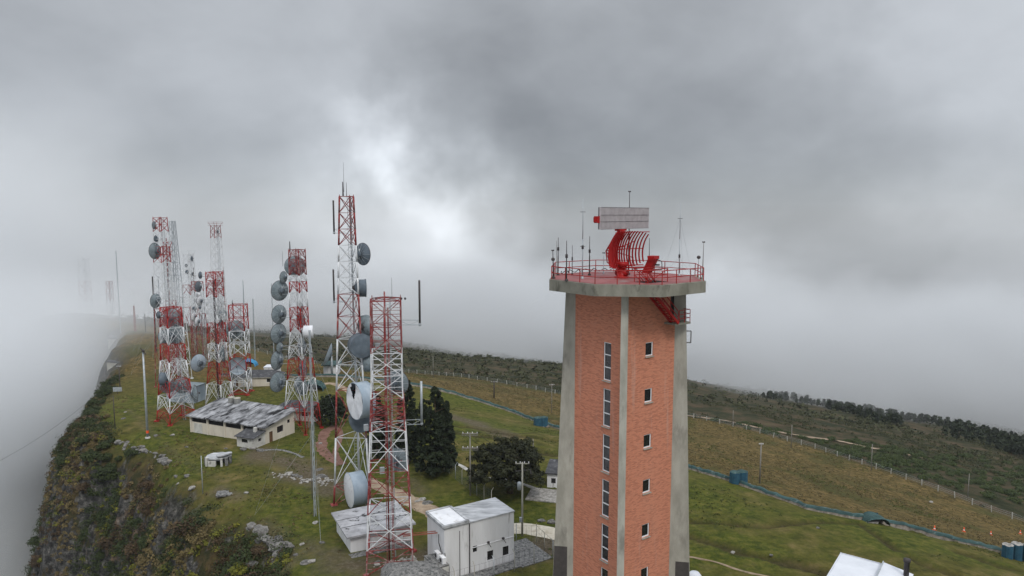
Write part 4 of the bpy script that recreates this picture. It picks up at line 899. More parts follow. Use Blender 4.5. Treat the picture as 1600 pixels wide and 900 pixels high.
# T6
c6 = (-62.2, 158.5); Y = 158.5; g6 = ground(*c6)
B6 = bz(Y, 370, [(612, 577, Wm, 2), (577, 555, Rm, 1), (555, 516, Wm, 2), (516, 476, Rm, 2)]); B6 = [(g6, B6[0][0], Rm, 1)] + B6
T6 = lattice('lattice_tower', 'straight sided lattice tower in front of the white shed with blue tarpaulin', c6, g6, [(g6, 3.7), (zof(476, Y), 3.2)], B6, 4, R(50), .13, .06, 'X', ladder=.5)
_tr[T6.name] = 1.3
spike(T6, 381, 438, 477, Y, .14, 'galvanised', 'mast'); spike(T6, 363, 469, 476, Y, .12)
dish(T6, D(368, 515, Y + 1.5), 2.1, 110, 'bowl', mat='dish_grey', to=c6); dish(T6, D(371, 572, Y - 1.8), 2.0, -80, 'bowl', mat='drum_pale', to=c6)

def far_tower(px, y_top, y_base, Y, w_top, w_base, rows, label, n=4, rot=20, top='frame', dishes=(), style='X', name='lattice_tower', lr=.09, brr=.045, **kw):
    b = D(px, y_top, Y); g = ground(b.x, Y); c = (b.x, Y)
    rows = bz(Y, px, rows); rows[0] = (g,) + tuple(rows[0][1:])
    t = lattice(name, label, c, g, [(g, w_base), (rows[-1][1], w_top)], rows, n, R(rot), lr, brr, style, top=top, ladder=.5, **kw); _tr[t.name] = w_top * .4
    for (dx, py, r, az, m) in dishes: dish(t, D(px + dx, py, Y - .6), r, az, 'bowl', mat=m, to=c)
    return t
T9 = far_tower(250, 340, 620, 165, 2.1, 4.0, [(520, 482, Dr, 2), (482, 443, Wm, 2), (443, 410, Wm, 2), (410, 385, Rm, 2), (385, 362, Wm, 2), (362, 340, Rm, 2)], 'very tall square tower at the far left of the tower cluster with red top section', dishes=[(-9, 352, .9, 175, 'dish_grey'), (-6, 373, .8, 170, 'drum_blue_grey'), (-8, 392, 1.9, 165, 'dish_grey'), (-7, 470, 1.7, 165, 'dish_grey')])
T10 = far_tower(269, 346, 610, 172, 1.0, 3.9, [(560, 500, Wm, 4), (500, 440, Wm, 5), (440, 390, 'galvanised', 5), (390, 346, 'galvanised', 5)], 'very tall grey tapering lattice mast behind the sturdy banded tower', rot=15, style='Z')
T11 = far_tower(262, 378, 600, 180, 1.5, 2.2, [(520, 470, Rm, 2), (470, 440, Wm, 2), (440, 402, Wm, 3), (402, 378, Rm, 2)], 'narrow red topped lattice tower between the two tallest far masts', rot=40)
T7 = far_tower(336.5, 352, 560, 215, 2.0, 4.2, [(520, 470, Wm, 4), (470, 420, Wm, 4), (420, 372, Wm, 4), (372, 352, Dr, 2)], 'tall white lattice mast with flared top platform behind the slim tower', top='platform', rot=10, dishes=[(4, 362, .7, 30, 'drum_blue_grey')])
T8 = far_tower(294, 397, 555, 205, 1.9, 4.0, [(505, 480, Dr, 2), (480, 460, Wm, 2), (460, 445, Dr, 1), (445, 397, Wm, 4)], 'white lattice mast with flared top and small dark dishes behind the tower cluster', top='platform', rot=30, dishes=[(6, 404, .85, 40, 'drum_blue_grey'), (-3, 415, .5, 160, 'drum_blue_grey'), (-2, 425, .6, 160, 'drum_blue_grey'), (7, 428, .6, 30, 'drum_blue_grey')])
T12 = far_tower(308, 440, 560, 195, 2.2, 3.4, [(520, 490, Dr, 2), (490, 455, Wm, 3), (455, 440, Dr, 1)], 'lower lattice tower crowded with small dishes left of the slim tower', rot=5, dishes=[(0, 470, .6, 90, 'drum_blue_grey'), (4, 480, .6, 60, 'drum_blue_grey'), (-4, 482, .6, 120, 'drum_blue_grey'), (6, 490, .7, 45, 'radome'), (1, 460, .8, 90, 'radome'), (-5, 495, 1.3, 170, 'radome')])
T13 = far_tower(346, 470, 560, 190, 1.6, 2.2, [(520, 500, Dr, 1), (500, 470, Wm, 2)], 'short white lattice tower half hidden behind the slim tower', rot=25, dishes=[(0, 490, 1.4, 90, 'dish_grey')])
T14 = far_tower(130, 405, 545, 300, 2.6, 3.6, [(545, 520, Dr, 2), (520, 470, Wm, 3), (470, 440, Dr, 2), (440, 405, Wm, 2)], 'faint lattice tower almost lost in the fog at the far left', rot=25, top='platform')
T15 = far_tower(170.5, 440, 540, 285, 1.6, 2.0, [(540, 500, Dr, 2), (500, 470, Wm, 2), (470, 440, Dr, 2)], 'faint narrow lattice mast in the fog left of the tall thin pole', rot=25)
# slender guyed masts
def thin_mast(px, y_top, y_base, Y, r, mat, label, arms=(), name='guyed_mast', guys=True):
    b0 = D(px, y_top, Y); b0.z = ground(b0.x, Y); top = D(px, y_top, Y)
    t = thing(name, tuple(b0), label, 'mast', 'thin masts on the ridge'); b = MB(); tp = Vector((b0.x, Y, top.z)); m = MB()
    n = int((tp.z - b0.z) / 1.2)
    for k in range(3):
        a = 2.1 * k; o = Vector((math.cos(a), math.sin(a), 0)) * r; b.bar(b0 + o, tp + o * .6, r * .28)
    for j in range(n):
        for k in range(3):
            a, c = 2.1 * k, 2.1 * (k + 1); b.bar(b0.lerp(tp, j / n) + Vector((math.cos(a), math.sin(a), 0)) * r, b0.lerp(tp, (j + 1) / n) + Vector((math.cos(c), math.sin(c), 0)) * r * .9, r * .16, 3)
    b.build('mast', mat, t)
    for f in arms: e = MB(); q = b0.lerp(tp, f); e.bar(q - Vector((.8, 0, 0)), q + Vector((.8, 0, 0)), .06); e.bar(q - Vector((.8, 0, .5)), q - Vector((.8, 0, -.5)), .07); e.build('antenna_arm', 'dark_steel', t)
    if guys:
        g = MB()
        for f in (.45, .92):
            for k in range(3):
                a = R(50 + 120 * k); L_ = (tp.z - b0.z) * .35; e = Vector((b0.x + L_ * math.cos(a), b0.y + L_ * math.sin(a), 0)); e.z = max(ground(e.x, e.y), b0.z - 14); g.bar(b0.lerp(tp, f), e, .012, 3)
        g.build('guy_wires', 'galvanised', t)
    return t
thin_mast(181, 392, 530, 245, .14, 'galvanised', 'tall thin dark pole in the fog at the far left end of the ridge')
thin_mast(238, 432, 525, 205, .22, 'dark_steel', 'thin dark mast directly left of the very tall square tower')
thin_mast(209, 478, 515, 236, .32, 'dull_red_steel', 'short stout reddish pole on the foggy building at the ridge end', guys=False)
thin_mast(226, 490, 515, 238, .14, 'dark_steel', 'small thin pole right of the short reddish pole in the fog', guys=False)
thin_mast(395, 467, 530, 240, .22, 'galvanised', 'lone thin grey mast on the slope right of the straight sided tower')
thin_mast(259.5, 372, 560, 178, .16, 'dull_red_steel', 'thin reddish mast between the two tallest far towers')
thin_mast(284, 440, 560, 200, .14, 'galvanised', 'thin grey mast left of the flared white lattice mast with dark dishes', arms=(.8,))
thin_mast(302, 418, 560, 215, .13, 'dark_steel', 'thin dark mast right of the white lattice mast with dark dishes', arms=(.9,))
thin_mast(247, 432, 560, 190, .12, 'galvanised', 'thin pale mast at the left foot of the very tall square tower')
thin_mast(318, 455, 560, 200, .12, 'galvanised', 'thin pale mast between the low dish tower and the slim tower')
thin_mast(349, 417, 545, 225, .16, 'dull_red_steel', 'thin reddish mast right of the flared white lattice mast')
thin_mast(424, 443, 560, 200, .13, 'galvanised', 'thin pale mast just left of the dish crowded tower')
thin_mast(483.5, 516, 806, 92.4, .17, 'galvanised', 'slender white lattice mast standing on the grass left of the tallest tower', arms=(.88,))

# ------------------------------------------------------------------ foliage
def leaf_mesh(name, C_, rad, n, size, tone, mat, up=.35, flat=1.0, seed=1, parent=None, org=(0, 0, 0), shell=.55):
    """C_ (k,3) clump centres, rad (k,) radii, n leaves each, leaf-sized quads turned outwards and up; tone (k,)"""
    g = np.random.default_rng(seed); k = len(C_); c = np.repeat(C_, n, 0); r = np.repeat(rad, n); tn = np.repeat(tone, n)
    d = g.normal(size=(k * n, 3)); d /= np.linalg.norm(d, axis=1)[:, None]; d[:, 2] = np.where(d[:, 2] < -.35, -d[:, 2], d[:, 2])
    rr = r * (shell + (1 - shell) * g.random(k * n)) * (.85 + .3 * g.random(k * n)); p = c + d * rr[:, None] * np.array([1, 1, flat])
    nrm = d + g.normal(size=d.shape) * .55 + np.array([0, 0, up]); nrm /= np.linalg.norm(nrm, axis=1)[:, None]
    t = np.cross(nrm, g.normal(size=d.shape)); t /= np.linalg.norm(t, axis=1)[:, None]; b = np.cross(nrm, t)
    s = size * (.6 + .8 * g.random(k * n)); s1 = (t * s[:, None]); s2 = b * (s * (.45 + .4 * g.random(k * n)))[:, None]
    V = np.stack([p - s1, p - s2 * .9, p + s1, p + s2 * .9], 1).reshape(-1, 3) - np.array(org); nf = k * n
    me = bpy.data.meshes.new(name); me.vertices.add(nf * 4); me.vertices.foreach_set('co', V.astype(np.float32).ravel())
    me.loops.add(nf * 4); me.loops.foreach_set('vertex_index', np.arange(nf * 4, dtype=np.int32)); me.polygons.add(nf)
    me.polygons.foreach_set('loop_start', np.arange(0, nf * 4, 4, dtype=np.int32)); me.update(calc_edges=True)
    at = me.attributes.new('tone', 'FLOAT', 'FACE'); at.data.foreach_set('value', np.clip(tn + g.normal(size=nf) * .13, 0, 1).astype(np.float32))
    me.materials.append(M[mat]); o = bpy.data.objects.new(name, me); col.objects.link(o)
    if parent: o.parent = parent
    return o
def tree(name, label, base, h, w, mat, shape, seed, spires=3, n=60, size=.22, group=None, low=.06):
    g = np.random.default_rng(seed); t = thing(name, tuple(base), label, 'tree', group); base = Vector(base)
    tr = MB(); tr.bar(base - Vector((0, 0, .3)), base + Vector((0, 0, h * .45)), w * .045, 8, r2=w * .025); tr.bar(base + Vector((0, 0, h * .45)), base + Vector((0, 0, h * .9)), w * .025, 6, r2=.03)
    for k in range(14):
        z = h * (low + .1 + .6 * k / 14); a = k * 2.4; L_ = w * .38 * (1 - .4 * k / 14); tr.bar(base + Vector((0, 0, z)), base + Vector((L_ * math.cos(a), L_ * math.sin(a), z + L_ * .45)), w * .012, 5, r2=.02)
    tr.build('trunk', 'bark', t)
    cs, rs, ts = [], [], []
    if shape == 'conifer':
        sp = [(0, 0, 1.0, 1.0)] + [(w * .27 * math.cos(a), w * .27 * math.sin(a), .70 + .25 * g.random(), .5) for a in g.random(spires) * 6.28]
        for (ox, oy, hh, ww) in sp:
            for k in range(int(150 * ww)):
                f = low + (1 - low) * g.random() ** .85; z = f * h * hh
                pr = (1 - f) ** .62 * min(1, .55 + f * 3.0); r = w * .5 * ww * pr * (g.random() ** .4); a = g.random() * 6.28
                cs.append((base.x + ox + r * math.cos(a), base.y + oy + r * math.sin(a), base.z + z)); rs.append((.45 + .55 * g.random()) * w * .085 * (1.25 - f * .75)); ts.append(.25 + .5 * g.random())
    else:
        for k in range(230):
            a = g.random() * 6.28; u = g.random(); el = math.acos(1 - 1.3 * u); r = g.random() ** .3
            bumpy = 1 + .12 * math.sin(3 * a + seed) * math.sin(2.5 * el + 1) + .1 * math.sin(7 * a)
            q = (base.x + w * .47 * r * math.sin(el) * math.cos(a) * bumpy, base.y + w * .47 * r * math.sin(el) * math.sin(a) * bumpy, base.z + h * .36 + h * .56 * r * math.cos(el) * bumpy)
            cs.append(q); rs.append((.6 + .7 * g.random()) * w * .07); ts.append(.2 + .55 * g.random())
    leaf_mesh('crown', np.array(cs), np.array(rs), n, size, np.array(ts), mat, seed=seed, parent=t, org=tuple(base), flat=.8 if shape != 'conifer' else 1.1, shell=.4)
    return t
def bpt(px, py): return gp(px, py)
tree('conifer_tree', 'largest dark conifer with many spires, right of the lattice towers', bpt(681, 740), 13.8, 7.4, 'leaf_conifer', 'conifer', 3, 5, n=75, size=.24)
tree('conifer_tree', 'narrow dark conifer directly behind the lattice tower closest to the brick tower', bpt(640, 722), 13.5, 5.2, 'leaf_conifer', 'conifer', 5, 3, n=60, size=.22)
tree('conifer_tree', 'low bushy dark tree at the bend of the dirt road left of the tallest tower', bpt(517, 664), 6.2, 6.4, 'leaf_conifer', 'round', 6, n=60, size=.2)
tree('round_tree', 'broad rounded dark tree on the grass behind the white block', bpt(797, 772), 8.6, 11.6, 'leaf_round', 'round', 8, n=120, size=.2)
tree('conifer_tree', 'dark conifer seen between the legs of the tallest tower', bpt(590, 715), 11.0, 5.5, 'leaf_conifer', 'conifer', 12, 3, n=60, size=.22)

def scatter(n, fx, fy, keep, seed):
    g = np.random.default_rng(seed); x = g.uniform(*fx, n); y = g.uniform(*fy, n); m = keep(x, y, g); return x[m], y[m]
def infov(x, y): return np.abs(x) < y * .80
# cliff scrub, by colour
def cliff_scrub():
    specs = [('leaf_cliff_dark', 6600, 1.15, .50, 11), ('leaf_cliff_brown', 2300, .85, .42, 12), ('leaf_cliff_straw', 4000, .6, .35, 13), ('leaf_cliff_yellow', 900, .8, .42, 14)]
    for (mat, n, rad, up, sd) in specs:
        def keep(x, y, g):
            s = edge_dist(x, y) + fbm(x, y, 7, 3, 50) * 6; cl = fbm(x, y, 9, 3, sd) ; d = np.clip((s + .5) / 3, 0, 1) * (s < 34) * np.where(s < 4, .28, 1)
            return (g.random(len(x)) < d) & infov(x, y) & (cl > (-.04 if sd == 11 else .02 if sd == 12 else .03 if sd == 13 else .11))
        x, y = scatter(n * 9, (-128, -12), (56, 182), keep, sd); x, y = x[:n], y[:n]; g = np.random.default_rng(sd)
        z = gz(x, y); r = rad * (.5 + 1.1 * g.random(len(x)) ** 1.6)
        o = leaf_mesh('cliff_scrub', np.stack([x, y, z + r * .25], 1), r, 64, .15, .3 + .5 * g.random(len(x)), mat, seed=sd, flat=.75); tag(o, kind='stuff')
cliff_scrub()
# individual bushes along the cliff edge
def bush_proto(seed, mat, n=26, lobes=9):
    g = np.random.default_rng(seed); a = g.random(lobes) * 6.28; r = g.random(lobes) ** .6 * .62
    C_ = np.stack([r * np.cos(a), r * np.sin(a), .18 + .42 * g.random(lobes) * (1.1 - r)], 1)
    return leaf_mesh('bush', C_, .30 + .2 * g.random(lobes), n, .085, .25 + .5 * g.random(lobes), mat, seed=seed)
cb_protos = [bush_proto(70 + k, m, 90, 11) for k, m in enumerate(['leaf_cliff_dark', 'leaf_cliff_dark', 'leaf_cliff_yellow', 'leaf_cliff_brown'])]
NAMES_C = ['dark green bush clinging to the cliff below the grass edge', 'dark green bush clinging to the cliff below the grass edge', 'yellow flowering bush on the cliff face', 'russet brown bush on the cliff face']
def place_cliff_bushes():
    g = np.random.default_rng(77)
    def keep(x, y, gg): s = edge_dist(x, y); return (s > 2) & (s < 30) & infov(x, y)
    x, y = scatter(2500, (-118, -22), (60, 165), keep, 78); x, y = x[:150], y[:150]
    xe, ye = scatter(6000, (-112, -30), (92, 180), lambda x, y, gg: (edge_dist(x, y) > .5) & (edge_dist(x, y) < 6) & (y > 122), 79); x = np.concatenate([x, xe[:70]]); y = np.concatenate([y, ye[:70]]); z = gz(x, y); used = set()
    for i in range(len(x)):
        k = int(g.choice([0, 0, 1, 1, 2, 3, 3] if i < 150 else [0, 1, 0, 1, 0, 1, 3])); p = cb_protos[k]
        if k in used: o = p.copy(); col.objects.link(o)
        else: o = p; used.add(k)
        sc = 1.1 + 1.5 * g.random() ** 1.5; o.location = (x[i], y[i], z[i] - .1); o.scale = (sc, sc, sc * .85); o.rotation_euler = (0, 0, g.random() * 6.28)
        tag(o, NAMES_C[k], 'bush', ['dark bushes on the cliff', 'dark bushes on the cliff', 'yellow bushes on the cliff', 'brown bushes on the cliff'][k])
place_cliff_bushes()
# silhouette trees along the foggy far edge of the cliff
# moor shrubs beyond the post fence
def moor():
    def keep(x, y, g):
        s = side(x, y, FENCE); c = fbm(x, y, 22, 4, 61) + fbm(x, y, 90, 3, 62); near = fbm(x, y, 7, 3, 63)
        return (s > 2) & (np.abs(x + 10) < y * .86) & (c > -.10 + .22 * (g.random(len(x)) - .5)) & (near > -.08) & (y < 260)
    x, y = scatter(16000, (-190, 225), (120, 260), keep, 64); x, y = x[:5600], y[:5600]; g = np.random.default_rng(65); r = .5 + .75 * g.random(len(x)) ** 2
    tag(leaf_mesh('moor_shrubs', np.stack([x, y, gz(x, y) + r * .2], 1), r, 22, .24, .25 + .5 * g.random(len(x)), 'leaf_moor', seed=66, flat=.62), kind='stuff')
    def keep2(x, y, g):
        c = fbm(x, y, 40, 4, 61) + fbm(x, y, 160, 3, 62); return (np.abs(x + 10) < y * .86) & (c > -.06 + .2 * (g.random(len(x)) - .5)) & (side(x, y, FENCE) > 2)
    x, y = scatter(30000, (-520, 620), (250, 760), keep2, 67); x, y = x[:9000], y[:9000]; r = (.9 + 1.6 * g.random(len(x)) ** 2) * (.75 + y / 800)
    tag(leaf_mesh('moor_shrubs', np.stack([x, y, gz(x, y) + r * .2], 1), r, 13, .6, .15 + .5 * g.random(len(x)), 'leaf_moor', seed=68, flat=.6), kind='stuff')
    # dark wood on the far slope
    band = P2([(1240, 628), (1310, 642), (1400, 658), (1480, 668), (1560, 690), (1640, 715)])
    def keep3(x, y, g): return ((seg_dist(x, y, band) + fbm(x, y, 30, 3, 69) * 60 < 22) ) & (g.random(len(x)) < .8)
    x, y = scatter(40000, (60, 420), (200, 520), keep3, 70); m_ = fbm(x, y, 34, 3, 169) > -.07; x, y = x[m_][:520], y[m_][:520]; h = 1.4 + 3.2 * g.random(len(x))
    cs = np.concatenate([np.stack([x, y, gz(x, y) + h * f], 1) for f in (.3, .6, .9)]); rs = np.concatenate([h * .36, h * .32, h * .18])
    tag(leaf_mesh('far_wood', cs, rs, 14, .75, np.tile(.2 + .5 * g.random(len(x)), 3), 'leaf_wood', seed=71, flat=1.0), kind='stuff')
moor()
def tufts():
    for (mat, nn, fx, fy, sd, test) in (('leaf_cliff_straw', 11000, (-60, 120), (85, 240), 171, lambda x, y, g: (side(x, y, TARP) > 1) & (side(x, y, FENCE) < 0) & (fbm(x, y, 6, 3, 172) > -.05 + .2 * (g.random(len(x)) - .5))),
                                        ('leaf_grass', 6000, (-60, 90), (60, 200), 173, lambda x, y, g: (side(x, y, FENCE) < 0) & (edge_dist(x, y) < -1) & (fbm(x, y, 9, 4, 174) > .10) & (g.random(len(x)) < .8)),
                                        ('leaf_cliff_straw', 2500, (-95, 40), (70, 160), 175, lambda x, y, g: (edge_dist(x, y) < 1) & (edge_dist(x, y) > -9) & (fbm(x, y, 5, 3, 176) > .03))):
        x, y = scatter(nn * 5, fx, fy, lambda a, b, g: test(a, b, g) & infov(a, b), sd); x, y = x[:nn], y[:nn]; g = np.random.default_rng(sd); r = .12 + .3 * g.random(len(x)) ** 2
        tag(leaf_mesh('grass_tufts', np.stack([x, y, gz(x, y)], 1), r, 9, .11, .1 + .6 * g.random(len(x)), mat, seed=sd, flat=.6, up=.1), kind='stuff')
tufts()
def near_shrubs():
    g = np.random.default_rng(80); pr = [bush_proto(81 + k, 'leaf_shrub', 80, 10) for k in range(3)]
    spots = []
    for i in range(4000):
        px = 1290 + 330 * g.random(); f = (px - 1290) / 330; lo = 704 + 98 * f; hi = lo - 14 - 62 * f ** .8; py = hi + (lo - hi) * g.random()
        if px < 1330 and g.random() < .5: continue
        p = gp(px, py)
        if side(np.array([p.x]), np.array([p.y]), FENCE)[0] < 1.2: continue
        if any((p - q).length < 2.3 for q in spots): continue
        spots.append(p)
        if len(spots) > 105: break
    for i in range(30):
        px = 1080 + 230 * g.random(); p = gp(px, 656 + (px - 1080) * .22 - 2 - 10 * g.random())
        if side(np.array([p.x]), np.array([p.y]), FENCE)[0] > 1.2 and all((p - q).length > 2.6 for q in spots): spots.append(p)
    for i, p in enumerate(spots):
        k = i % 3; o = pr[k] if i < 3 else pr[k].copy()
        if i >= 3: col.objects.link(o)
        o.name = 'shrub'; sc = 1.5 + 1.0 * g.random(); o.location = p - Vector((0, 0, .15)); o.scale = (sc, sc, sc * .72); o.rotation_euler = (0, 0, g.random() * 6.28)
        tag(o, 'rounded green shrub beyond the white fence posts on the right slope', 'shrub', 'shrubs beyond the white post fence')
near_shrubs()

# ------------------------------------------------------------------ buildings
def uv_of(ang): u = Vector((math.cos(ang), math.sin(ang), 0)); return u, Vector((-u.y, u.x, 0))
def opening(t, o, u, h, name, frame_m='frame_white', fill='glass_dark', d=.1, mull=0):
    n = u.cross(Vector((0, 0, 1))); a, z0, c, z1 = h; P = lambda q, z, dd: Vector(o) + u * q + Vector((0, 0, z)) - n * dd; b = MB()
    for (p, q) in ((P(a, z0 + .03, d), P(c, z0 + .03, d)), (P(a, z1 - .03, d), P(c, z1 - .03, d)), (P(a + .03, z0, d), P(a + .03, z1, d)), (P(c - .03, z0, d), P(c - .03, z1, d))): b.bar(p, q, .05)
    for k in range(mull): q = a + (c - a) * (k + 1) / (mull + 1); b.bar(P(q, z0, d), P(q, z1, d), .035)
    w = b.build(name, frame_m, t); g = MB(); g.add([P(a, z0, d + .05), P(c, z0, d + .05), P(c, z1, d + .05), P(a, z1, d + .05)], [(0, 1, 2, 3)]); g.build('pane' if name == 'window' else 'leaf_panel', fill, w); return w
def house(name, label, O, ang, L_, Wd, Hf, Hb, wallm, roofm, openings={}, over=.4, th=.18, cat='building', seams=0, z0=None, base=True, roof=True):
    u, v = uv_of(ang); O = Vector((O[0], O[1], 0)); z0 = min(ground(*(O + u * a + v * b)[:2]) for a in (0, L_) for b in (0, Wd)) if z0 is None else z0
    g0 = ground(*(O + u * L_ / 2 + v * .5)[:2]); t = thing(name, (O.x, O.y, z0), label, cat); w = MB(); s = -.6; O.z = z0
    def H(x): return x
    crn = [(O, u, L_, Hf, Hf, 'front'), (O + u * L_, v, Wd, Hf, Hb, 'right'), (O + u * L_ + v * Wd, -u, L_, Hb, Hb, 'back'), (O + v * Wd, -v, Wd, Hb, Hf, 'left')]
    for (o, d, ll, ha, hb, nm) in crn:
        w.wall(o, d, ll, ha, [q[:4] for q in openings.get(nm, [])], .16, H2=hb)
        w.add([o - Vector((0, 0, 1.2)), o + d * ll - Vector((0, 0, 1.2)), o + d * ll, o], [(0, 1, 2, 3)])
    w.build('walls', wallm, t)
    for (o, d, ll, ha, hb, nm) in crn:
        for q in openings.get(nm, []): opening(t, o, d, q[:4], q[4], *q[5:])
    if roof:
        r = MB(); sl = (Hb - Hf) / Wd
        def rp(a, b, dz=0): return O + u * a + v * b + Vector((0, 0, Hf + sl * b + th + .01 + dz))
        r.quadslab([rp(-over, -over), rp(L_ + over, -over), rp(L_ + over, Wd + over), rp(-over, Wd + over)], th)
        for k in range(seams):
            b_ = Wd * (k + 1) / (seams + 1); r.add([rp(-over, b_ - .06, .03), rp(L_ + over, b_ - .06, .03), rp(L_ + over, b_ + .06, .03), rp(-over, b_ + .06, .03)], [(0, 1, 2, 3)], 1)
        ro = r.build('roof', [roofm, 'dark_roof'], t)
    return t, O, u, v
# B1 cream building
strips = [(.5 + 4.25 * k, 2.05, .5 + 4.25 * k + 3.7, 2.85, 'window', 'dark_steel', 'black_void') for k in range(4)]
t1, O1, u1, v1 = house('cream_building', 'long low cream building with black and white weathered roof and row of dark strip windows', (-60.9, 129.8), R(-24), 18.4, 7.6, 3.15, 4.3, 'cream_wall', 'weathered_roof',
      {'front': strips, 'right': [(1.0, .0, 1.9, 2.0, 'door', 'wood_brown', 'wood_brown'), (3.0, 1.2, 4.6, 2.4, 'window', 'dark_steel', 'glass_dark', .1, 3), (5.7, 2.3, 6.4, 2.95, 'window', 'dark_steel')]}, over=.55, th=.22)
pb = MB()
for k in range(5):
    q = O1 + u1 * (.25 + 4.25 * k) - v1 * .06; pb.box((q.x, q.y, O1.z + 1.5), (.32, .14, 3.1), R(-24))
pb.build('pilasters', 'cream_wall', t1)
dd = MB(); 
for k in (0, 1): q = O1 + u1 * (1.6 + 1.02 * k) - v1 * .03; dd.box((q.x, q.y, O1.z + .95), (.98, .06, 1.85), R(-24))
dd.build('door', 'old_white_wall', t1)
# annex: front, with roof of its own
ax_o = O1 + u1 * 14.6 - v1 * 2.9; w = MB()
A_ = Vector((ax_o.x, ax_o.y, O1.z)); Hx = 1.95
w.wall(A_, u1, 3.8, Hx, [(1.1, .95, 2.5, 1.6)], .2); w.wall(A_ + u1 * 3.8, v1, 2.88, Hx, [(1.2, 1.0, 1.9, 1.55)], .2, H2=2.5); w.wall(A_ + v1 * 2.88, -v1, 2.88, 2.5, [], .2, H2=Hx)
w.add([A_ - Vector((0, 0, 1)), A_ + u1 * 3.8 - Vector((0, 0, 1)), A_ + u1 * 3.8, A_], [(0, 1, 2, 3)]); w.add([A_ + u1 * 3.8 - Vector((0, 0, 1)), A_ + u1 * 3.8 + v1 * 2.9 - Vector((0, 0, 1)), A_ + u1 * 3.8 + v1 * 2.9, A_ + u1 * 3.8], [(0, 1, 2, 3)])
an = w.build('annex', 'old_white_wall', t1)
opening(an, A_, u1, (1.1, .95, 2.5, 1.6), 'window', 'dark_steel'); opening(an, A_ + u1 * 3.8, v1, (1.2, 1.0, 1.9, 1.55), 'window', 'dark_steel')
r = MB(); zz = lambda b: O1.z + Hx + .13 + (2.5 - Hx) * b / 2.88
r.quadslab([(*(A_ + u1 * a + v1 * b)[:2], zz(b)) for a, b in ((-.3, -.35), (4.15, -.35), (4.15, 2.85), (-.3, 2.85))], .12); r.build('annex_roof', 'dark_roof', an)
ch = MB(); q = A_ + u1 * 2.4 + v1 * 2.0; ch.box((q.x, q.y, O1.z + 2.75), (.5, .5, .9), R(-24)); ch.build('chimney', 'old_white_wall', an)
for k in (0, 1):
    q = O1 + u1 * (3.6 + 1.5 * k) + v1 * 6.8; tt = thing('roof_tank', (q.x, q.y, O1.z + 4.35), ['left one of the two round tanks on the weathered roof', 'right one of the two round tanks on the weathered roof'][k], 'tank', 'round tanks on the roof of the cream building')
    b = MB(); zz0 = O1.z + 4.35; b.lathe((q.x, q.y, zz0), (0, 0, 1), [(.0, .0), (.58, .0), (.60, 1.0), (.62, 1.02)], 18); b.build('body', 'old_white_wall', tt); b = MB(); b.lathe((q.x, q.y, zz0 + 1.0), (0, 0, 1), [(.66, 0), (.66, .12), (.2, .22), (0, .22)], 18); b.build('lid', 'concrete', tt)
# B2 low white block
def corners_house(name, label, pf, pr, pl, zr, wallm, roofm, **kw):
    F = G(*pf, zr); Rr = G(*pr, zr); Lf = G(*pl, zr); d = Rr - F; ang = math.atan2(d.y, d.x); u, v = uv_of(ang); ov = kw.get('over', .4)
    Wd = abs((Lf - F).dot(v)); o = F + u * ov + v * ov
    return house(name, label, (o.x, o.y), ang, d.length - 2 * ov, Wd - 2 * ov, zr - .2, zr - .2, wallm, roofm, **kw)
t2, O2, u2_, v2_ = corners_house('low_white_block', 'low windowless white block with grey roof slab pitted with dark holes', (542, 841), (650, 818), (500, 805), 2.35, 'white_wall', 'lichen_roof', over=.55, th=.2, seams=2, z0=0.05)
b = MB(); g_ = np.random.default_rng(4)
for k in range(16):
    q = O2 + u2_ * (1.0 + 5.5 * g_.random()) + v2_ * (3.0 + 2.0 * g_.random()); b.disc((q.x, q.y, O2.z + 2.15 + .2 + .018), (0, 0, 1), .05 + .07 * g_.random(), 8)
b.build('painted_roof_holes', 'black_void', t2)  # flat black discs on the slab; the dark of the holes is painted
b = MB(); q = O2 + u2_ * 3.0 - v2_ * .9; b.box((q.x, q.y, O2.z + .0), (9, 1.2, .25), math.atan2(u2_.y, u2_.x)); b.build('plinth', 'vault_concrete', t2)
# B3 white two storey block
F3 = G(694, 826, 6.1); R3 = G(803, 798, 6.1); d3 = R3 - F3; a3 = math.atan2(d3.y, d3.x)
t3, O3, u3, v3 = house('white_block', 'tall white concrete block with streaked walls and stained flat roof beside the brick tower', (F3.x, F3.y), a3, d3.length, 4.5, 5.95, 5.95, 'white_wall', 'stained_roof',
     {'front': [(3.6, 2.35, 4.15, 3.1, 'window', 'dark_steel', 'glass_dark'), (5.5, .9, 6.3, 2.0, 'window', 'dark_steel', 'glass_dark', .1, 2), (7.6, .9, 8.4, 2.0, 'window', 'dark_steel', 'glass_dark', .1, 2)]}, over=.08, th=.16, z0=0.0)
b = MB()
P3 = lambda a, b_, z: (O3 + u3 * a + v3 * b_ + Vector((0, 0, z)))
for (a0, b0, a1, b1) in ((-.08, -.08, 3.0, -.08), (3.0, -.08, 3.0, 4.5), (3.0, 4.5, -.08, 4.5), (-.08, 4.5, -.08, -.08)): b.bar(P3(a0, b0, 6.3), P3(a1, b1, 6.3), .2)
b.build('parapet', 'stained_roof', t3)
b = MB(); b.add([P3(.1, .1, 6.34), P3(2.85, .1, 6.34), P3(2.85, 4.35, 6.34), P3(.1, 4.35, 6.34)], [(0, 1, 2, 3)]); b.build('tank_cover', 'radome', t3)
b = MB(); b.bar(P3(3.15, -.08, 0), P3(3.15, -.08, 6.0), .06, 6); b.bar(P3(1.9, -.06, 0), P3(1.9, -.06, 5.4), .035, 6); b.build('drainpipe', 'dark_steel', t3)
b = MB(); b.bar(P3(3.45, -.02, 2.95), P3(d3.length, -.02, 2.95), .05); b.build('string_course', 'white_wall', t3)
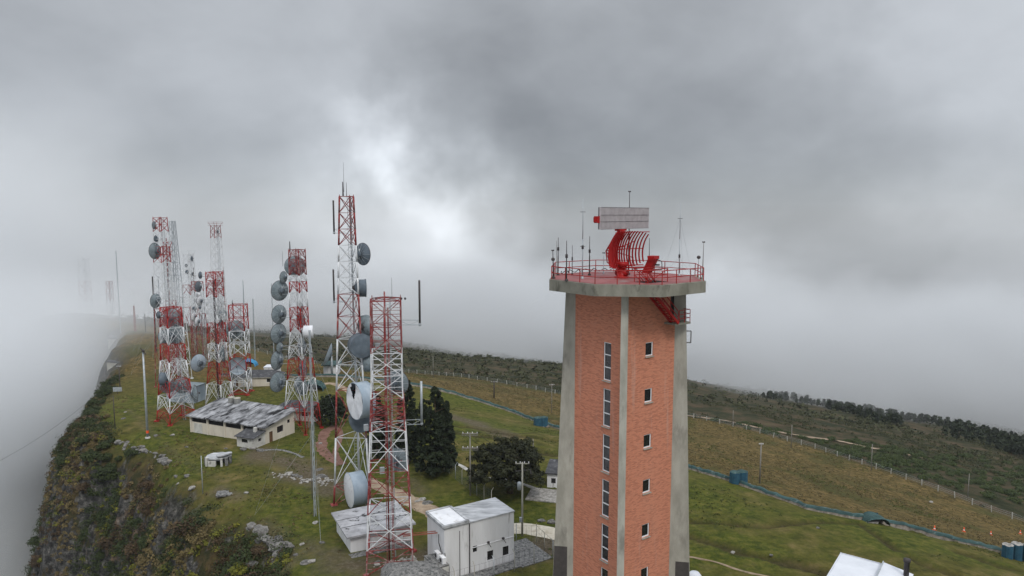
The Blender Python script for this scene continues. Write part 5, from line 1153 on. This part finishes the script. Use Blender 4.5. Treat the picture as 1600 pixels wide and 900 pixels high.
for a_ in (5.6, 7.6):
    b = MB(); b.bar(P3(a_, 0, 3.1), P3(a_, -.7, 2.8), .045, 5); b.box(P3(a_, -.1, 3.12), (.25, .2, .2), a3); b.build('water_spout', 'dark_steel', t3)
b = MB(); c_ = P3(-.85, .3, 1.2); b.box(c_, (1.5, 3.2, 2.4), a3); s3 = b.build('side_annex', 'old_white_wall', t3); b = MB(); b.box(P3(-.85, .3, 2.46), (1.6, 3.3, .12), a3); b.build('annex_roof', 'vault_concrete', s3)
for k in range(2):
    b = MB(); b.box(P3(-.5 - .0 * k, -.6 + 1.3 * k, 2.9), (.45, .9, .7), a3); b.disc(P3(-.8, -.6 + 1.3 * k, 2.9), -u3, .25, 12, 1); b.build('air_conditioner', ['white_wall', 'dark_steel'], t3)
b = MB(); pts = [P3(-.12, 1.2, 5.0), P3(-.3, .8, 4.2), P3(-.15, .6, 3.4), P3(-.3, .3, 2.7)]; b.tube(pts, .05, 6); b.build('cable', 'cable_black', t3); b = MB(); pts = [P3(-.1, -.3, 3.4), P3(-.25, -.8, 3.0), P3(-.3, -.9, 2.5)]; b.tube(pts, .04, 6); b.build('cable', 'cable_black', t3)
b = MB(); a_ = P3(-.1, 1.6, 5.0); e_ = Vector((c2[0] + 1.6, c2[1] - .5, 3.6)); b.bar(a_, e_, .07); b.bar(a_ + Vector((0, .5, 0)), e_ + Vector((0, .5, 0)), .05); b.build('cable_bridge', 'rust_red_pipe', T2)
pd = MB(); q = P3(11.2, 1.0, .04); pd.box((q.x, q.y, ground(q.x, q.y)), (4.4, 6.0, .25), a3); tag(pd.build('concrete_yard', 'vault_concrete'), kind='structure')
pd = MB(); q = P3(5.0, -1.0, .04); pd.box((q.x, q.y, ground(q.x, q.y) + .05), (12.0, 1.6, .2), a3); tag(pd.build('pavement', 'vault_concrete'), kind='structure')
# B7 vaulted roof in the foreground
def vault():
    cx, cy = -10.6, 73.2; t = thing('vaulted_store', (cx, cy, 0), 'low grey concrete roof with hipped ends at the foot of the lattice tower', 'building'); b = MB(); g0 = ground(cx, cy) - .3
    L_, W_, h1, h2 = 3.6, 2.3, 1.5, 2.75; a = R(6); u, v = uv_of(a); P = lambda x, y, z: Vector((cx, cy, 0)) + u * x + v * y + Vector((0, 0, z))
    b.add([P(x, y, z) for z in (g0, h1) for (x, y) in ((-L_, -W_), (L_, -W_), (L_, W_), (-L_, W_))], [(0, 1, 5, 4), (1, 2, 6, 5), (2, 3, 7, 6), (3, 0, 4, 7)]); b.build('walls', 'old_white_wall', t)
    r = MB(); n = 10; rows = []
    for i in range(n + 1):
        th = math.pi * i / n; y = -math.cos(th) * (W_ + .2); z = h1 + (h2 - h1) * math.sin(th) ** .8; inset = 1.4 * math.sin(th); rows.append([P(-L_ - .2 + inset, y, z), P(-L_ * .4, y, z + .02), P(L_ * .4, y, z + .02), P(L_ + .2 - inset, y, z)])
    r.add([q for row in rows for q in row], [(i * 4 + k, i * 4 + k + 1, i * 4 + k + 5, i * 4 + k + 4) for i in range(n) for k in range(3)], 0, False)
    r.add([rows[i][0] for i in range(n + 1)], [tuple(range(n, -1, -1))]); r.add([rows[i][3] for i in range(n + 1)], [tuple(range(n + 1))]); r.build('roof', 'vault_concrete', t, recalc=True)
vault()
# B4 hip roofed house behind the dish tower
def hip_house(name, label, c, ang, L_, W_, H, Hr, wallm, roofm, ov=.6, ops=True):
    u, v = uv_of(ang); g0 = min(ground(c[0] + L_ / 2 * s, c[1]) for s in (-1, 1)); t = thing(name, (c[0], c[1], g0), label, 'building'); O = Vector((c[0], c[1], g0)) - u * L_ / 2 - v * W_ / 2
    w = MB(); hs = {'front': [(1.0, .1, 1.9, 2.1, 'door', 'dark_steel', 'wood_brown'), (L_ - 3, 1.0, L_ - 1.4, 2.0, 'window', 'frame_white')] if ops else [], 'right': [(1.2, 1.0, 2.4, 2.0, 'window', 'frame_white')] if ops else []}
    for (o, d, ll, nm) in ((O, u, L_, 'front'), (O + u * L_, v, W_, 'right'), (O + u * L_ + v * W_, -u, L_, 'b'), (O + v * W_, -v, W_, 'l')):
        w.wall(o - Vector((0, 0, .6)), d, ll, H + .6, [(q[0], q[1] + .6, q[2], q[3] + .6) for q in hs.get(nm, [])], .15)
    w.build('walls', wallm, t)
    for (o, d, ll, nm) in ((O, u, L_, 'front'), (O + u * L_, v, W_, 'right')):
        for q in hs.get(nm, []): opening(t, o, d, q[:4], q[4], *q[5:])
    r = MB(); P = lambda a, b, z: O + u * a + v * b + Vector((0, 0, z))
    e = [P(-ov, -ov, H), P(L_ + ov, -ov, H), P(L_ + ov, W_ + ov, H), P(-ov, W_ + ov, H)]; m = W_ * .45; k = [P(m, W_ / 2, H + Hr), P(L_ - m, W_ / 2, H + Hr)]
    r.add(e + k, [(0, 1, 5, 4), (1, 2, 5), (2, 3, 4, 5), (3, 0, 4), (3, 2, 1, 0)]); f = MB()
    ro = r.build('roof', roofm, t); f.quadslab([q + Vector((0, 0, .0)) for q in e], .14); f.build('fascia', 'concrete', ro); return t
hip_house('dark_roofed_house', 'small house with dark hipped roof behind the foot of the dish crowded tower', (-43.0, 140.0), R(-8), 8.6, 5.4, 2.3, 1.3, 'old_white_wall', 'dark_roof')
hip_house('white_shed', 'long cream shed with dark roof beyond the straight sided tower', (-61.5, 167.0), R(4), 11.5, 5.0, 2.3, 1.3, 'cream_wall', 'dark_roof', ov=.3)
t5, _, _, _ = house('white_cabin', 'small white cabin with flat roof behind the long cream shed', (-62.6, 174.5), R(3), 3.4, 3, 2.6, 2.6, 'white_wall', 'white_sheet_roof', over=.1)
t11, _, _, _ = house('pale_container', 'pale grey box cabin directly behind the sturdy banded tower', (-76.5, 152.5), R(-16), 7.5, 3.5, 3.6, 3.6, 'drum_pale', 'dish_grey', over=.1)
t6, O6, u6, v6 = house('dish_hut', 'small white hut with green roof beside the large grey dish left of the tallest tower', (-48.2, 176.8), R(5), 3.7, 3.4, 2.5, 2.7, 'white_wall', 'teal_tarp', {'left': [(1.2, .0, 2.1, 1.9, 'door', 'dark_steel', 'dark_steel')]}, over=.5)
dt = thing('large_dish', (-46.3, 175.3, ground(-46.3, 175.3)), 'large grey dish seen edge on, standing by the small green roofed hut', 'dish'); _tr[dt.name] = .2
dish(dt, (-46.8, 175.2, 5.7), 3.1, 188, 'bowl', el=22, mat='drum_pale', name='reflector'); b = MB(); b.bar((-45.6, 175.3, ground(-46.3, 175.3) - .2), (-45.7, 175.3, 5.2), .25, 8); b.build('pedestal', 'galvanised', dt)
t10, _, _, _ = house('grey_roofed_hut', 'white hut with dark roof half hidden behind the left side of the brick tower', (5.3, 102.5), R(-12), 6.5, 4, 2.4, 2.9, 'white_wall', 'dark_roof', {'front': [(.6, .9, 1.3, 1.7, 'window', 'dark_steel')]}, over=.3)
pd = MB(); pd.box((5.6, 99.2, ground(5.6, 99.2) + .03), (6.5, 4.6, .2), R(-14)); tag(pd.build('paved_yard', 'pale_rubble'), kind='structure')
t12, _, _, _ = house('ridge_station', 'wide grey building in the fog at the far end of the ridge', (-142, 244), R(8), 17, 8, 3.8, 4.6, 'concrete', 'dark_roof', over=.6)
t13, _, _, _ = house('ridge_station', 'low pale building in fog below the far end of the ridge', (-120, 205), R(-12), 10, 5, 2.6, 3.0, 'concrete', 'dark_roof', over=.3)
# B8 white roofed building at the lower right
a8 = math.atan2(.5, -.86); 
F8 = G(1313, 864, 4.4); u8 = Vector((.80, -.60, 0)); v8 = Vector((-.60, -.80, 0)); zz8 = 4.4
t8 = thing('white_roofed_hall', (F8.x, F8.y, 0), 'bright white sheet roof of the hall in the lower right', 'building'); r = MB(); w = MB()
P8 = lambda a, b, z: F8 + u8 * a + v8 * b + Vector((0, 0, z - 4.4))
r.quadslab([P8(0, 0, 4.4), P8(0, 9, 4.4), P8(4.2, 9, 4.4), P8(4.2, 0, 4.4)], .12); r.quadslab([P8(4.2, .2, 4.75), P8(4.2, 9, 4.75), P8(7.0, 9, 4.3), P8(7.0, .2, 4.3)], .12)
r.bar(P8(.1, 0, 4.45), P8(.1, 9, 4.45), .05); r.bar(P8(0, .06, 4.45), P8(4.2, .06, 4.45), .05); 
r.build('roof', 'white_sheet_roof', t8, recalc=True); r = MB(); r.bar(P8(4.2, .1, 4.78), P8(4.2, 9, 4.78), .08); r.build('ridge_cap', 'galvanised', t8)
for (a, b_) in (((.2, .2), (.2, 8.8)), ((.2, .2), (6.8, .2)), ((6.8, .2), (6.8, 8.8)), ((.2, 8.8), (6.8, 8.8))): 
    q0, q1 = P8(*a, 0), P8(*b_, 0); w.add([Vector((q0.x, q0.y, -4)), Vector((q1.x, q1.y, -4)), Vector((q1.x, q1.y, 4.2)), Vector((q0.x, q0.y, 4.2))], [(0, 1, 2, 3)])
w.build('walls', 'white_wall', t8); ch = MB(); q = G(1416, 897, 4.6); ch.lathe((q.x, q.y, 3.6), (0, 0, 1), [(.26, 0), (.26, 2.3), (.34, 2.3), (.34, 2.6), (0, 2.62)], 14); ch.build('chimney', 'dark_steel', t8)
dm = thing('white_radome', tuple(G(1085, 912, .8)), 'small white radome ball at the right foot of the brick tower', 'radome'); b = MB(); q = G(1085, 905, 1.6); b.lathe(q - Vector((0, 0, .85)), (0, 0, 1), [(0, 0), (.5, .1), (.8, .45), (.85, .85), (.8, 1.2), (.5, 1.6), (0, 1.7)], 24); b.build('dome', 'white_sheet_roof', dm); b = MB(); b.bar((q.x, q.y, ground(q.x, q.y) - .2), q - Vector((0, 0, .7)), .14, 8); b.build('post', 'galvanised', dm)

# ruined little bunker and rubble
def ruin():
    p = gp(341, 727); t = thing('ruined_hut', tuple(p), 'ruined small hut of broken white slabs alone on the grass below the cream building', 'ruin', None); g = np.random.default_rng(9)
    def irr(c, sx, sy, th, tilt, ang):
        b = MB(); n = 9; pts = []
        for k in range(n): a = 6.28 * k / n; rr = .8 + .3 * g.random(); pts.append(Vector((math.cos(a) * sx * rr, math.sin(a) * sy * rr, 0)))
        rm = Matrix.Rotation(ang, 3, 'Z') @ Matrix.Rotation(tilt, 3, 'X'); top = [Vector(c) + rm @ q for q in pts]; bot = [q - Vector((0, 0, th)) for q in top]
        b.add(top + bot, [tuple(range(n)), tuple(range(2 * n - 1, n - 1, -1))] + [(k, k + n, (k + 1) % n + n, (k + 1) % n) for k in range(n)]); return b
    irr((p.x, p.y + .3, p.z + 1.45), 1.9, 1.3, .25, .10, .2).build('roof_slab', 'stained_roof', t, recalc=True); irr((p.x + 1.0, p.y + .3, p.z + 1.75), 1.3, .9, .2, -.12, .9).build('broken_slab', 'stained_roof', t, recalc=True)
    for (x, y, w_, d_, h, m) in ((-1.5, -.7, .35, .5, 1.4, 'old_white_wall'), (-.6, -.95, 1.3, .25, .9, 'old_white_wall'), (1.0, -1.0, .3, .3, 1.35, 'old_white_wall'), (1.6, -.5, .45, .4, 1.3, 'vault_concrete'), (-1.9, .2, .3, 1.0, 1.3, 'vault_concrete'), (1.7, .9, .3, 1.0, 1.3, 'vault_concrete'), (0, 1.3, 3.4, .25, 1.3, 'vault_concrete')):
        b = MB(); b.box((p.x + x, p.y + y, p.z + h / 2 - .1), (w_, d_, h + .2), .15 * x); b.build('broken_wall', m, t)
ruin()
def rock_mesh(seed):
    import bmesh; bm = bmesh.new(); bmesh.ops.create_icosphere(bm, subdivisions=2, radius=1); g = np.random.default_rng(seed); ph = g.random(6) * 6.28
    pl = [(Vector(q).normalized(), .55 + .35 * g.random()) for q in g.normal(size=(9, 3))]
    for v in bm.verts:
        c = v.co.normalized(); k = min([dd / max(.001, c.dot(nn)) for nn, dd in pl if c.dot(nn) > .3] + [1.15]); v.co = c * k * (1 + .08 * (g.random() - .5)); continue
        c = v.co.normalized(); k = 1 + .28 * math.sin(3.1 * c.x + ph[0]) * math.cos(2.7 * c.y + ph[1]) + .14 * math.sin(6 * c.z + ph[2]) * math.cos(5 * c.x + ph[3]) + .07 * (g.random() - .5); v.co = c * k
    me = bpy.data.meshes.new('boulder'); bm.to_mesh(me); bm.free(); me.materials.append(M['pale_rubble' if seed % 2 else 'rock']); return me
rocks = [rock_mesh(k) for k in range(5)]
ROCKS = [(243, 682, .5), (269, 681, .6), (292, 700, .4), (385, 772, .45), (275, 745, .5), (292, 746, .6), (278, 757, .4), (353, 702, .4), (395, 702, .75), (406, 706, .8), (380, 703, .7), (500, 694, .5), (503, 745, .9), (452, 742, .7), (461, 744, .7), (470, 746, .4), (300, 765, .7), (480, 880, .8), (487, 879, .6),
         (503, 850, .4), (462, 868, .4), (660, 783, .7), (668, 787, .8), (652, 786, .5), (846, 816, .6), (862, 818, .7), (493, 820, .5), (500, 735, .6), (472, 852, .4), (395, 884, .9), (455, 855, .5), (610, 884, .6), (590, 880, .5), (1145, 866, .35), (1205, 868, .3), (1278, 826, .3), (1455, 785, .5), (193, 655, .5), (196, 645, .4)]
for i, (px, py, r) in enumerate(ROCKS):
    r *= .78
    p = gp(px, py); o = bpy.data.objects.new('boulder', rocks[i % 5]); col.objects.link(o); o.location = p + Vector((0, 0, r * .1)); o.scale = (r * 1.2, r, r * .62); o.rotation_euler = (0, 0, i * 1.3); tag(o, 'loose %s stone lying in the grass of the plateau' % ('pale' if (i % 5) % 2 else 'dark grey'), 'stone', 'pale stones on the grass' if (i % 5) % 2 else 'dark stones on the grass')
def outcrop(pts, n, smin, smax, seed, mat='rock'):
    g = np.random.default_rng(seed); b = MB()
    for i in range(n):
        q = pts[int(g.integers(len(pts) - 1))]; q2 = pts[pts.index(q) + 1] if pts.index(q) + 1 < len(pts) else q; f = g.random(); px, py = q[0] + (q2[0] - q[0]) * f, q[1] + (q2[1] - q[1]) * f; p = gp(px + g.normal() * 5, py + abs(g.normal()) * 4); s = smin + (smax - smin) * g.random() ** 2
        me = rocks[int(g.integers(5))]; rot = Matrix.Rotation(g.random() * 6.28, 3, 'Z'); sc = Vector((s * (1 + .6 * g.random()), s, s * (.7 + .5 * g.random())))
        b.add([p + rot @ Vector((v.co.x * sc.x, v.co.y * sc.y, v.co.z * sc.z)) for v in me.vertices], [tuple(f_.vertices) for f_ in me.polygons], 0, False)
    return tag(b.build('rock_outcrop', mat), kind='stuff')
outcrop([(185, 690), (215, 700), (250, 712), (262, 725)], 50, .15, .6, 21); outcrop([(390, 815), (415, 840), (440, 850), (430, 880)], 70, .15, .7, 22)
outcrop([(430, 738), (460, 745), (500, 752), (520, 748)], 60, .12, .35, 24, 'pale_rubble')
outcrop([(585, 885), (640, 872), (650, 880)], 60, .1, .35, 25, 'pale_rubble')
pd = MB(); p = gp(355, 772); pd.box((p.x, p.y, p.z), (3.0, 2.0, .2), .3); tag(pd.build('concrete_slab', 'vault_concrete'), 'flat weathered concrete slab in the grass near the cliff edge', 'slab')

# ------------------------------------------------------------------ perimeter: tarp covered wall, posts, sentry posts, cones
def tarp_wall():
    t = thing('tarp_wall', tuple(gv(TARP[5])), 'long low sandbag wall covered in green tarpaulin winding across the grass', 'wall'); pts = [Vector(p) for p in TARP]; res = []
    for a, b in zip(pts[:-1], pts[1:]):
        n = max(2, int((b - a).length / .6)); res += [a.lerp(b, i / n) for i in range(n)]
    g = np.random.default_rng(5); prof_b, prof_t = [], []; V, T_ = [], []
    X = np.array([[p.x, p.y] for p in res]); wig = fbm(X[:, 0], X[:, 1], 5, 3, 90) * 2.4; n = len(res)
    for i, p in enumerate(res):
        d = (res[min(i + 1, n - 1)] - res[max(i - 1, 0)]).normalized(); s = Vector((-d.y, d.x)); c = p + s * wig[i]; z = ground(c.x, c.y); h = .50 + .22 * g.random(); w_ = .34 + .12 * g.random()
        for (q, hh) in ((-w_ - .25, -.15), (-w_, h * .55), (0, h), (w_, h * .6), (w_ + .2, -.15)): V.append((c.x + s.x * q, c.y + s.y * q, z + hh))
        for (q, hh) in ((-w_ - .03, h * .45 + .2 * g.random()), (-w_ * .5, h + .05), (w_ * .5, h + .05), (w_ + .1, h * .3)): T_.append((c.x + s.x * q, c.y + s.y * q, z + hh + .04))
    b = MB(); b.add(V, [(i * 5 + k, i * 5 + k + 1, i * 5 + k + 6, i * 5 + k + 5) for i in range(n - 1) for k in range(4)]); b.build('sandbags', 'sandbag', t, recalc=True)
    b = MB(); b.add(T_, [(i * 4 + k, i * 4 + k + 1, i * 4 + k + 5, i * 4 + k + 4) for i in range(n - 1) for k in range(3)]); b.build('tarpaulin', 'teal_tarp', t, recalc=True)
tarp_wall()
def sentry(px, py, w, h, label, mat='blue_tarp', nlobes=2, seed=1):
    p = gp(px, py); t = thing('sentry_post', tuple(p), label, 'shelter'); g = np.random.default_rng(seed)
    for k in range(nlobes):
        c = p + Vector(((k - (nlobes - 1) / 2) * w * .46, (k % 2) * .3, 0)); b = MB(); n = 16; r0 = w / (1.6 * nlobes) ; ring = []
        for z in (-.3, .1, h * .5, h * .93, h):
            ring.append([(c.x + math.cos(6.28 * i / n) * r0 * (1 + .07 * math.sin(i * 2.6 + k) + .04 * (z < .2)), c.y + math.sin(6.28 * i / n) * r0 * (1 + .05 * math.sin(i * 1.9)), p.z + z + .05 * math.sin(i * 2.2)) for i in range(n)])
        b.add(sum(ring, []), [(j * n + i, j * n + (i + 1) % n, (j + 1) * n + (i + 1) % n, (j + 1) * n + i) for j in range(4) for i in range(n)]); b.build('tarp_wrap', mat, t)
        b = MB(); b.add(ring[-1] + [(c.x, c.y, p.z + h + .18)], [(i, (i + 1) % n, n) for i in range(n)]); b.build('top_cover', 'teal_tarp' if seed != 3 else 'pale_rubble', t)
    b = MB()
    for k in range(16):
        a = 6.28 * g.random(); rr = w * (.5 + .15 * g.random()); q = p + Vector((math.cos(a) * rr, math.sin(a) * rr * .8, .08)); b.box(q, (.5, .3, .2), a)
    b.build('sandbag_ring', 'sandbag', t); return t
sentry(1154, 757, 2.7, 2.0, 'blue wrapped sentry post on the green wall right of the brick tower', seed=1)
sentry(845, 666, 2.9, 2.0, 'blue wrapped sentry post on the green wall left of the brick tower', seed=2)
sentry(1590, 876, 3.2, 2.2, 'blue wrapped sentry post with stones on top at the right end of the wall', nlobes=3, seed=3)
def tent(px, py, w, label, mat='teal_tarp'):
    p = gp(px, py); t = thing('tarp_shelter', tuple(p), label, 'shelter'); b = MB(); n = 10; V = []
    for j in range(6):
        y = -w * .35 + w * .7 * j / 5
        for i in range(n + 1): a = math.pi * i / n; V.append((p.x + math.cos(a) * w * .5 * (1 + .06 * math.sin(j * 2 + i)), p.y + y, p.z - .1 + math.sin(a) * w * .36 * (1 + .1 * math.sin(j * 1.7 + i * .9))))
    b.add(V, [(j * (n + 1) + i, j * (n + 1) + i + 1, (j + 1) * (n + 1) + i + 1, (j + 1) * (n + 1) + i) for j in range(5) for i in range(n)]); b.build('tarp_cover', mat, t)
    b = MB(); b.box(p + Vector((-w * .2, -w * .2, .2)), (w * .5, .5, .4), .2); b.build('sandbags', 'pale_rubble', t); b = MB(); b.add([(p.x - w * .4, p.y + w * .3, p.z), (p.x + w * .4, p.y + w * .3, p.z), (p.x + w * .3, p.y + w * .3, p.z + w * .3), (p.x - w * .3, p.y + w * .3, p.z + w * .3)], [(0, 1, 2, 3)]); b.build('rear_flap', 'blue_tarp', t); return t
tent(1366, 817, 3.4, 'sagging green tarpaulin shelter on the wall in the dry grass slope'); tent(489, 609, 5.5, 'arched green shelter beside the path left of the tallest tower'); tent(388, 571, 5.0, 'blue and green tarpaulin shelter above the long cream shed', 'bright_blue')
def cone():
    t = thing('traffic_cone', (0, 0, 0), '', 'traffic cone', 'orange cones on the dry grass slope'); b = MB(); b.lathe((0, 0, .04), (0, 0, 1), [(.2, 0), (.16, .25)], 14); b.lathe((0, 0, .04), (0, 0, 1), [(.125, .42), (.05, .85), (0, .85)], 14); b.build('cone_body', 'orange_plastic', t)
    b = MB(); b.lathe((0, 0, .04), (0, 0, 1), [(.161, .25), (.126, .42)], 14); b.build('white_band', 'frame_white', t); b = MB(); b.box((0, 0, .03), (.5, .5, .06)); b.build('base', 'orange_plastic', t); return t
cp = cone()
for i, (px, py, lb) in enumerate([(1460, 829, 'leftmost orange cone in the row on the dry grass slope'), (1506, 831, 'orange cone second from the left on the dry grass slope'), (1548, 836, 'orange cone third from the left on the dry grass slope'), (1594, 834, 'rightmost orange cone in the row on the dry grass slope')]):
    c = cp if i == 0 else copy_tree(cp); c.location = gp(px, py); c.scale = (.85, .85, .85); c['label'] = lb
def post_fence():
    pts = [Vector(p) for p in FENCE]; t = thing('post_fence', tuple(gv(FENCE[0])), 'long line of white concrete fence posts between dry grass and moor', 'fence'); tot = sum((b - a).length for a, b in zip(pts[:-1], pts[1:])); n = 98; w = MB(); prev = None; g = np.random.default_rng(3)
    proto = None
    for i in range(n):
        d = tot * i / (n - 1); k = 0
        for a, b in zip(pts[:-1], pts[1:]):
            L_ = (b - a).length
            if d <= L_ + 1e-6: break
            d -= L_
        q = a.lerp(b, min(1, d / L_)); z = ground(q.x, q.y)
        if proto is None:
            m = MB(); m.add([(x * .075, y * .075, z_) for z_ in (-.3, 1.4) for (x, y) in ((-1, -1), (1, -1), (1, 1), (-1, 1))], [(0, 1, 5, 4), (1, 2, 6, 5), (2, 3, 7, 6), (3, 0, 4, 7), (4, 5, 6, 7)]); 
            o = m.build('fence_post', 'post_white'); proto = o
        else: o = proto.copy(); col.objects.link(o)
        o.parent = t; o.location = Vector((q.x, q.y, z)) - t.location; o.rotation_euler = (g.normal() * .04, g.normal() * .05, g.random())
        p = Vector((q.x, q.y, z))
        if prev is not None:
            for h in (.5, .9, 1.3): w.bar(prev + Vector((0, 0, h)), p + Vector((0, 0, h)), .012, 3)
        prev = p
    w.build('wires', 'galvanised', t)
post_fence()
def mesh_fence(pts, label, h=2.2, step=2.6, mesh_m='steel_mesh', lean=True, dens=.35, name='wire_fence'):
    pts = [Vector(p) for p in pts]; t = thing(name, tuple(gv(pts[0])), label, 'fence'); w = MB(); prev = None; k = 0
    for a, b in zip(pts[:-1], pts[1:]):
        n = max(1, round((b - a).length / step))
        for i in range(n + (1 if b is pts[-1] else 0)):
            q = a.lerp(b, i / n); p = Vector((q.x, q.y, ground(q.x, q.y))); s = MB(); s.bar(p - Vector((0, 0, .3)), p + Vector((0, 0, h)), .045, 6); e = (b - a).normalized()
            s.bar(p + Vector((0, 0, h)), p + Vector((-e.y * .35, e.x * .35, h + .4)), .035, 5); s.build('fence_post', 'concrete' if k % 3 else 'galvanised', t); k += 1
            if prev is not None:
                L_ = (p - prev).length; nn = max(3, int(h / dens))
                for j in range(nn + 1): w.bar(prev + Vector((0, 0, h * j / nn)), p + Vector((0, 0, h * j / nn)), .011, 3)
                m = max(3, int(L_ / dens))
                for j in range(m): w.bar(prev.lerp(p, j / m), prev.lerp(p, j / m) + Vector((0, 0, h)), .009, 3)
            prev = p
    w.build('wire_mesh', mesh_m, t); return t
mesh_fence(P2([(686, 728), (702, 742), (722, 758), (745, 775), (768, 792)]), 'green wire mesh fence running behind the white block past the conifer')
mesh_fence([tuple(P3(-2.5, -2.4, 0)[:2]), tuple(P3(5, -2.4, 0)[:2]), tuple(P3(13.4, -2.0, 0)[:2]), tuple(P3(14.0, 2.5, 0)[:2]), tuple(P3(9.9, 5.5, 0)[:2])], 'wire fence with bent posts around the white block', mesh_m='dark_steel', dens=.6)

# ------------------------------------------------------------------ poles
def util_pole(px, y0, y1, label, r=.13, arms=(), transformer=False, mat='pole_wood', name='utility_pole', zt=None, Y=None):
    p = gp(px, y1) if Y is None else gv(D(px, y1, Y)); top = D(px, y0, p.y).z; t = thing(name, tuple(p), label, 'pole', 'poles on the plateau and slope'); b = MB(); b.bar(p - Vector((0, 0, .4)), Vector((p.x, p.y, top)), r, 8, r2=r * .7); b.build('pole', mat, t)
    for (dz, w_, tw) in arms:
        a = MB(); z = top - dz; 
        for s in (-.12, .12) if tw else (0,): a.bar((p.x - w_, p.y + s, z), (p.x + w_, p.y + s, z), .06)
        if tw: 
            for k in range(5): x = p.x - w_ + 2 * w_ * k / 4; a.bar((x, p.y - .12, z - .28), (x, p.y - .12, z + .18), .04)
            a.bar((p.x - w_, p.y, z - .3), (p.x + w_, p.y, z - .3), .04)
        ao = a.build('cross_arm', mat, t)
        for k in range(4): x = p.x - w_ * .9 + 1.8 * w_ * k / 3; i_ = MB(); i_.lathe((x, p.y, z + .06), (0, 0, 1), [(.03, 0), (.07, .05), (.05, .12), (.07, .17), (0, .22)], 8); i_.build('insulator', 'frame_white', ao)
    if transformer:
        b = MB(); b.lathe((p.x - .38, p.y - .1, top - 3.6), (0, 0, 1), [(0, 0), (.26, .02), (.28, .9), (.2, 1.0), (0, 1.02)], 14); b.build('transformer', 'galvanised', t); b = MB(); b.box((p.x - .2, p.y - .2, p.z + 2.2), (.35, .25, .6)); b.build('meter_box', 'galvanised', t)
        b = MB(); b.bar((p.x - .9, p.y, top - 1.2), (p.x + 1.0, p.y, top - 1.0), .05); b.bar((p.x + 1.0, p.y, top - 1.0), (p.x + 1.1, p.y - .3, top - 1.5), .08); b.build('bracket', 'dark_steel', t)
    return t, Vector((p.x, p.y, top))
_, w1 = util_pole(735, 676, 776, 'utility pole with two twin cross arms behind the white block', arms=((.15, 1.15, True), (2.3, 1.15, True)))
_, w2 = util_pole(816, 722, 838, 'tall pale utility pole with transformer at the corner of the white block', .15, arms=((.2, .9, False),), transformer=True, mat='concrete')
util_pole(1187, 692, 756, 'lone grey pole standing in the dry grass behind the right hand sentry post', .13, arms=((.3, .35, False),))
util_pole(772, 594, 622, 'dark pole with equipment in the dry grass far behind the round tree', .2, arms=((.6, .8, False),), mat='dark_steel')
util_pole(677, 556, 590, 'thin pole on the moor edge left of the brick tower', .1); util_pole(1236, 664, 700, 'thin pole by the pale track right of the brick tower', .1); util_pole(1361, 694, 736, 'thin pole above the white fence posts on the right slope', .1)
util_pole(1512, 740, 778, 'thin pole among the round shrubs at the far right', .1); util_pole(1145, 641, 664, 'thin pole nearest the brick tower by the pale track', .09); util_pole(862, 600, 645, 'thin pole with cross arms just left of the brick tower on the dry slope', .1, arms=((.3, .6, False),))
util_pole(833, 686, 704, 'short stub post on the grass between round tree and brick tower', .12)
util_pole(188, 572, 612, 'dark thin pole at the foggy cliff edge behind the small sign', .12, arms=((.2, .5, False),), mat='dark_steel'); util_pole(180, 618, 672, 'leaning thin post on the cliff edge left of the pale pole', .09, mat='dark_steel'); util_pole(317, 712, 772, 'thin grey post beside the ruined hut', .07, mat='galvanised')
util_pole(488, 655, 780, 'thin wooden post behind the slender white lattice mast', .06)
t, tp = util_pole(231, 547, 686, 'tall pale green street lamp pole near the cliff edge with orange band', .22, mat='galvanised', name='lamp_pole')
b = MB(); q = gp(231, 686); b.lathe(q + Vector((0, 0, .0)), (0, 0, 1), [(.45, 0), (.45, .25), (.28, .35)], 12); b.lathe(q + Vector((0, 0, 1.0)), (0, 0, 1), [(.235, 0), (.235, .5)], 12, 1); b.build('painted_base', ['post_white', 'orange_plastic'], t)
b = MB(); b.bar(tp, tp + Vector((-.5, 0, .35)), .1); b.box(tp + Vector((.15, -.2, -.1)), (.5, .7, .35), .4, tilt=.5); b.bar(tp + Vector((0, 0, -.3)), tp + Vector((.55, 0, -.8)), .09); b.build('lamp_head', 'dark_steel', t)
# wires strung between things
def wire(a, b, sag, label, r=.02, n=14):
    a, b = Vector(a), Vector(b); pts = [a.lerp(b, i / n) - Vector((0, 0, sag * 4 * (i / n) * (1 - i / n))) for i in range(n + 1)]; m = MB(); m.tube(pts, r, 4); return tag(m.build('power_line', 'cable_black'), label, 'wire', 'overhead wires')
wire(w1 + Vector((-1, 0, .1)), w2 + Vector((-.8, 0, .1)), .6, 'left overhead wire between the twin arm pole and the transformer pole'); wire(w1 + Vector((1, 0, .1)), w2 + Vector((.8, 0, .1)), .6, 'right overhead wire between the twin arm pole and the transformer pole')
wire(tp, D(-40, 740, 100), 2.0, 'thin wire running from the pale lamp pole down into the fog at left', .018)
wire(w1 + Vector((1, 0, 0)), (10.0, 104, 9), .6, 'overhead wire from the twin arm pole towards the brick tower')
# small sign at the cliff edge
p = gp(184, 616); t = thing('small_sign', tuple(p), 'small pale board on a post at the foggy edge of the cliff', 'sign'); b = MB(); b.box(p + Vector((0, 0, 1.1)), (1.9, .12, 1.0), .2); b.build('board', 'galvanised', t); b = MB(); b.bar(p - Vector((0, 0, .3)), p + Vector((0, 0, 1.4)), .06); b.build('post', 'dark_steel', t)
